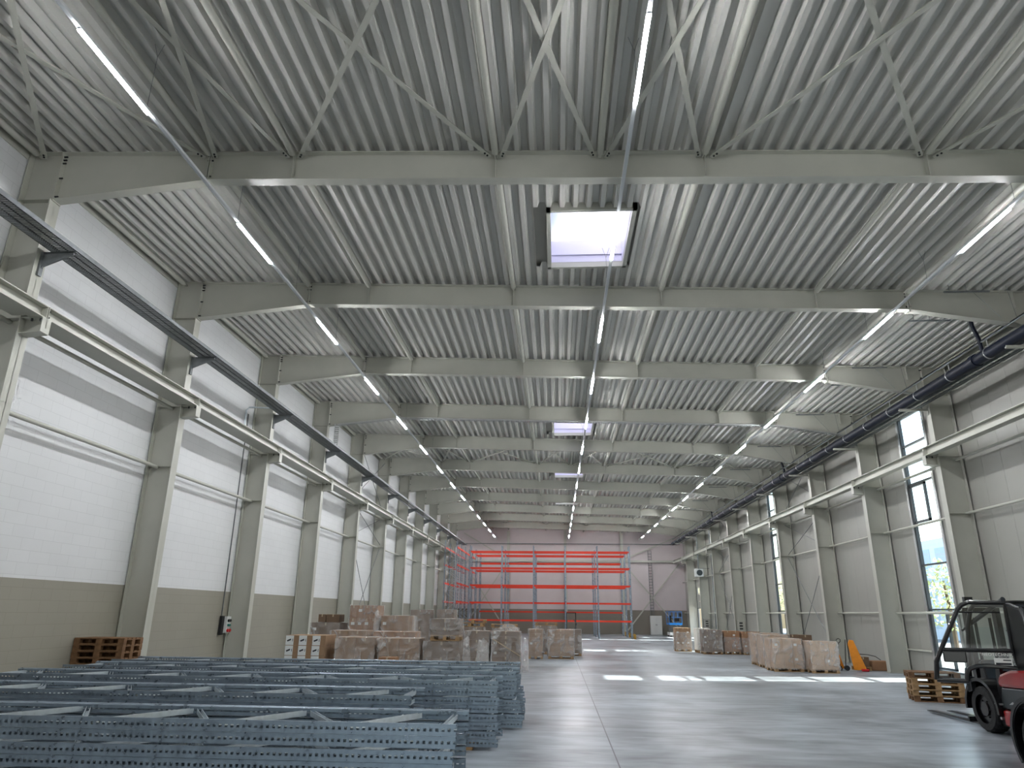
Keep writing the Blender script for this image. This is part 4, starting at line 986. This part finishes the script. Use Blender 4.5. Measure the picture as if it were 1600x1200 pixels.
def forklift(X, Y, rz, label, door=True, fat=1):
    """origin: left side face at front axle. x to the right, y forward"""
    r = empty('forklift', (X, Y, 0), rz); W = 1.3
    # lower chassis, from y=-1.9 (rear) to .35
    m = MB(); m.prism([(-2.0, .28), (-1.9, .16), (.1, .16), (.42, .25), (.42, .55), (-.5, .62), (-2.0, .62)], 'x', .14, W-.14); m.build('chassis', 'truck_black', r, bevel=.03)
    m = MB(); m.prism([(-1.6, .2), (-.58, .2), (-.58, .47), (-1.6, .52)], 'x', .04, W-.04); m.build('side_skirt', 'truck_red', r, bevel=.03)
    m = MB(); m.prism([(-1.7, .5), (-.52, .5), (-.62, .86), (-1.75, .9)], 'x', .07, W-.07); m.build('side_panel', 'truck_grey', r, bevel=.02)
    m = MB(); m.prism([(-.78, .58), (-.9, .64), (-.95, .6)], 'x', .064, .07); m.build('emblem', 'alu', r)
    m = MB(); m.prism([(-.55, .86), (-2.3, .92), (-2.35, 1.2), (-1.6, 1.24), (-1.0, 1.2), (-.66, 1.1), (-.55, 1.0)], 'x', .05, W-.05); m.build('hood', 'truck_red', r, bevel=.06)
    m = MB(); m.prism([(-1.75, .32), (-2.35, .35), (-2.6, .55), (-2.62, 1.0), (-2.45, 1.2), (-1.75, 1.2)], 'x', .0, W); m.build('counterweight', 'truck_red', r, bevel=.09)
    m = MB(); m.prism([(-.6, 1.1), (-.75, 1.3), (-1.35, 1.34), (-1.5, 1.22), (-1.2, 1.18)], 'x', .3, W-.3)
    m.prism([(-1.3, 1.3), (-1.45, 1.3), (-1.6, 1.85), (-1.48, 1.88)], 'x', .35, W-.35); m.build('seat', 'truck_black', r, bevel=.04)
    # front fenders
    for s, x0 in ((-1, -.02), (1, W-.32)):
        m = MB(); o_ = arc(0, .42, .56, -5, 185, 16); i_ = arc(0, .42, .5, 185, -5, 16)
        for q in range(16): m.prism([o_[q], o_[q+1], i_[15-q], i_[16-q]], 'x', x0, x0+.34)
        m.build('front_fender', 'truck_black', r, smooth=True)
    m = MB(); m.box(.2, W-.2, -.55, .45, .58, .66); m.prism([(.1, .62), (.45, .62), (.42, 1.25), (.3, 1.3)], 'x', .3, W-.3); m.build('dashboard', 'truck_black', r, bevel=.03)
    m = MB(); n = 24; cpt = Vector((W/2-.05, -.12, 1.38)); rr = .17
    ax1 = Vector((1, 0, 0)); ax2 = Vector((0, .6, -.8)).cross(Vector((1, 0, 0))).normalized()
    m.tube([cpt+rr*(math.cos(2*math.pi*i/n)*ax1+math.sin(2*math.pi*i/n)*Vector((0, .55, .6))) for i in range(n+1)], .014, 8); m.tube([cpt, (W/2-.05, .25, 1.15)], .02, 8); m.build('steering_wheel', 'black_plastic', r, smooth=True)
    m = MB(); m.prism([(-1.78, .9), (-1.2, .95), (-1.18, 2.3), (-1.62, 2.3)], 'x', .08, .13); m.build('side_pillar', 'truck_black', r, bevel=.01)
    m = MB(); m.prism([(-.62, .2), (-.2, .2), (-.42, .62), (-.5, 1.25), (-.62, 1.2)], 'x', .1, .16); m.box(.16, W-.16, -.62, -.56, .2, 1.15); m.build('step_well', 'truck_black', r)
    # steps and grab
    m = MB(); m.box(.02, .25, -.55, -.5, .3, .34); m.box(.02, .3, -.6, -.4, .55, .58); m.build('step', 'alu', r)
    # overhead guard
    m = MB()
    for x in (.12, W-.12):
        m.tube([(x, .52, .62), (x, .46, 1.1), (x, .2, 1.95), (x, .02, 2.26), (x, -.15, 2.35), (x, -1.3, 2.33), (x, -1.6, 2.25), (x, -1.72, 1.9), (x, -1.85, 1.15)], .045, 10)
    for y in (-.1, -.3, -.5, -.7, -.9, -1.1, -1.3): m.bar((.12, y, 2.35), (W-.12, y, 2.35), .05, .03)
    m.tube([(.12, -.1, 2.34), (W-.12, -.1, 2.34)], .04, 8); m.tube([(.12, -1.45, 2.3), (W-.12, -1.45, 2.3)], .04, 8)
    m.build('overhead_guard', 'truck_black', r, smooth=True)
    m = MB(); m.box(.15, W-.15, -1.4, -.05, 2.38, 2.41); m.build('roof_panel', 'truck_black', r)
    for x in (.2, W-.2):
        m = MB(); m.tube([(x, .35, 1.95), (x, -1.0, 2.44)], .045, 12); m.tube([(x, .35, 1.95), (x, .6, 1.85)], .025, 8); m.build('tilt_cylinder', 'truck_black', r, smooth=True)
    m = MB(); m.box(.0, .16, -.06, .02, 2.38, 2.5); m.build('work_light', 'truck_black', r)
    # mast
    for x in (.3, W-.3-.1):
        m = MB(); m.box(x, x+.1, .55, .66, .1, 2.3); m.box(x+.02, x+.08, .66, .72, .12, 2.25); m.build('mast_rail', 'truck_black', r)
    m = MB(); m.box(.3, W-.3, .56, .64, 2.2, 2.3); m.box(.3, W-.3, .56, .62, .2, .32); m.box(.3, W-.3, .6, .66, 1.2, 1.28)
    m.tube([(.5, .62, .2), (.5, .62, 2.1)], .03, 8); m.tube([(W-.5, .62, .2), (W-.5, .62, 2.1)], .03, 8); m.build('mast_crosshead', 'truck_black', r)
    m = MB(); m.box(.1, W-.1, .74, .79, .1, .2); m.box(.1, W-.1, .74, .79, .48, .56); m.build('fork_carriage', 'truck_black', r)
    for x in (.34, .78):
        m = MB(); m.prism([(.79, .05), (.8, .62), (.85, .62), (.85, .1), (2.75, .075), (2.98, .045), (2.98, .035), (.85, .035)], 'x', x, x+.12); m.build('fork', 'truck_black', r)
    # cab glazing
    m = MB(); m.add([(.14, .22, 1.3), (W-.14, .22, 1.3), (W-.14, .22, 1.92), (.14, .22, 1.92)], [(0, 1, 2, 3)]); m.build('windscreen', 'glass', r, fix=False)
    m = MB(); m.add([(.18, -1.68, 1.3), (W-.18, -1.68, 1.3), (W-.18, -1.68, 2.1), (.18, -1.68, 2.1)], [(0, 1, 2, 3)]); m.build('rear_window', 'glass', r, fix=False)
    m = MB(); m.add([(W-.1, -1.5, 1.3), (W-.1, .1, 1.3), (W-.1, .0, 2.2), (W-.1, -1.5, 2.2)], [(0, 1, 2, 3)]); m.build('side_window', 'glass', r, fix=False)
    wheel(r, .16, 0, .42, .3, -1); wheel(r, W-.16, 0, .42, .3, 1)
    wheel(r, .2, -2.0, .3, .24, -1); wheel(r, W-.2, -2.0, .3, .24, 1)
    m = MB(); m.tube([(-.02, .3, .7), (-.04, .32, .95), (-.02, .3, 1.12), (.06, .2, 1.15)], .03, 8); m.box(-.03, .06, .2, .3, .72, .98); m.build('headlamp', 'black_plastic', r, smooth=True)
    if door:
        dr = empty('cab_door', (.1, -1.2, 0)); dr.parent = r
        # door plane: local x -> towards free end
        dr.rotation_euler = (0, 0, math.atan2(.44, -.9)-rz)
        def dt(pts, rad=.035, m=None): m.tube([(p[0], 0, p[1]) for p in pts], rad*1.25, 8)
        m = MB()
        dt([(1.31, .98), (1.27, 1.3), (.97, 1.88), (.78, 2.24), (.7, 2.33), (.58, 2.38), (-.0, 2.37)], .034, m)
        dt([(0, 2.37), (.02, 1.5), (.0, 1.24), (.48, 1.26), (.62, 1.25), (.74, 1.2), (.8, 1.1), (.82, .98)], .034, m)
        dt([(.8, .98), (1.31, .98)], .034, m); dt([(.02, 1.53), (1.16, 1.52)], .03, m); dt([(.1, 2.2), (.82, 2.2)], .012, m)
        m.build('door_frame', 'truck_black', dr, smooth=True)
        m = MB(); m.box(.76, 1.14, -.04, .05, 1.3, 1.5); m.build('door_pocket', 'truck_black', dr, bevel=.02)
        g = MB(); g.add([(.02, .0, 1.27), (.5, 0, 1.28), (.8, 0, 1.1), (.84, 0, .99), (1.29, 0, .99), (1.25, 0, 1.3), (.95, 0, 1.88), (.7, 0, 2.3), (.56, 0, 2.36), (.0, 0, 2.35)], [tuple(range(10))]); g.build('door_glass', 'glass', dr, fix=False)
        s = MB(); s.box(.06, .34, .012, .02, 1.27, 1.4); pl = s.build('data_plate', 'sign_white', dr)
        s = MB(); s.box(.08, .32, .0205, .022, 1.285, 1.32); s.box(.08, .2, .0205, .022, 1.355, 1.375); s.build('plate_print', 'ink', pl)
        cu = bpy.data.curves.new('lettering', 'FONT'); cu.body = '\u00b0NEOTECHNIK'; cu.size = .074; cu.extrude = .002; cu.align_x = 'LEFT'; cu.space_character = 1.05
        cu.materials.append(MT['sign_white']); t_ = bpy.data.objects.new('lettering', cu); COL.objects.link(t_); t_.parent = dr
        t_.rotation_euler = (math.pi/2, 0, math.pi); t_.location = (.55, .036, 1.435)
        bpy.context.view_layer.update()
        me = bpy.data.meshes.new_from_object(t_); o2 = bpy.data.objects.new('lettering', me); COL.objects.link(o2); o2.parent = dr
        o2.rotation_euler = t_.rotation_euler; o2.location = t_.location; bpy.data.objects.remove(t_)
    tag(r, label, 'forklift', 'red forklifts')
    return r
forklift(8.24, 15.36, 0, 'red and black forklift with its cab door swung open beside the pallet stack')
def tow_tractor(X, Y, label):
    r = empty('tow_tractor', (X, Y, 0)); W = 1.25
    for x0 in (0, W-.34):
        m = MB(); o_ = arc(0, .45, .56, -38, 192, 26); i_ = arc(0, .45, .5, 192, -38, 26)
        for q in range(26): m.prism([o_[q], o_[q+1], i_[25-q], i_[26-q]], 'x', x0, x0+.34)
        o_ = arc(0, .45, .575, -38, 192, 26); i_ = arc(0, .45, .52, 192, -38, 26)
        for q in range(26): m.prism([o_[q], o_[q+1], i_[25-q], i_[26-q]], 'x', x0-.012, x0+.02)
        m.build('fender', 'truck_black', r, smooth=True)
    wheel(r, .17, 0, .42, .28, -1); wheel(r, W-.17, 0, .42, .28, 1); wheel(r, .3, -1.7, .28, .2, -1); wheel(r, W-.3, -1.7, .28, .2, 1)
    m = MB(); m.prism([(.3, .2), (.36, .6), (.1, .9), (-.9, .9), (-1.0, .5), (-1.9, .5), (-2.1, .62), (-2.1, .2)], 'x', .34, W-.34); m.build('body', 'truck_red', r, bevel=.04)
    m = MB(); m.prism([(-.9, .9), (-1.3, .95), (-1.4, 1.4), (-1.3, 1.42), (-1.15, 1.04), (-.9, 1.02)], 'x', .38, W-.38); m.build('seat', 'truck_black', r, bevel=.03)
    m = MB(); m.tube([(W/2, -.2, .9), (W/2, -.5, 1.2)], .025, 8); m.tube([(W/2+.17*math.cos(a*.4), -.5+.1*math.sin(a*.4), 1.2+.13*math.sin(a*.4)) for a in range(17)], .014, 6); m.build('steering_wheel', 'black_plastic', r)
    tag(r, label, 'vehicle')
tow_tractor(6.75, 11.35, 'shiny black wheel fender of a vehicle cut off by the lower right edge')
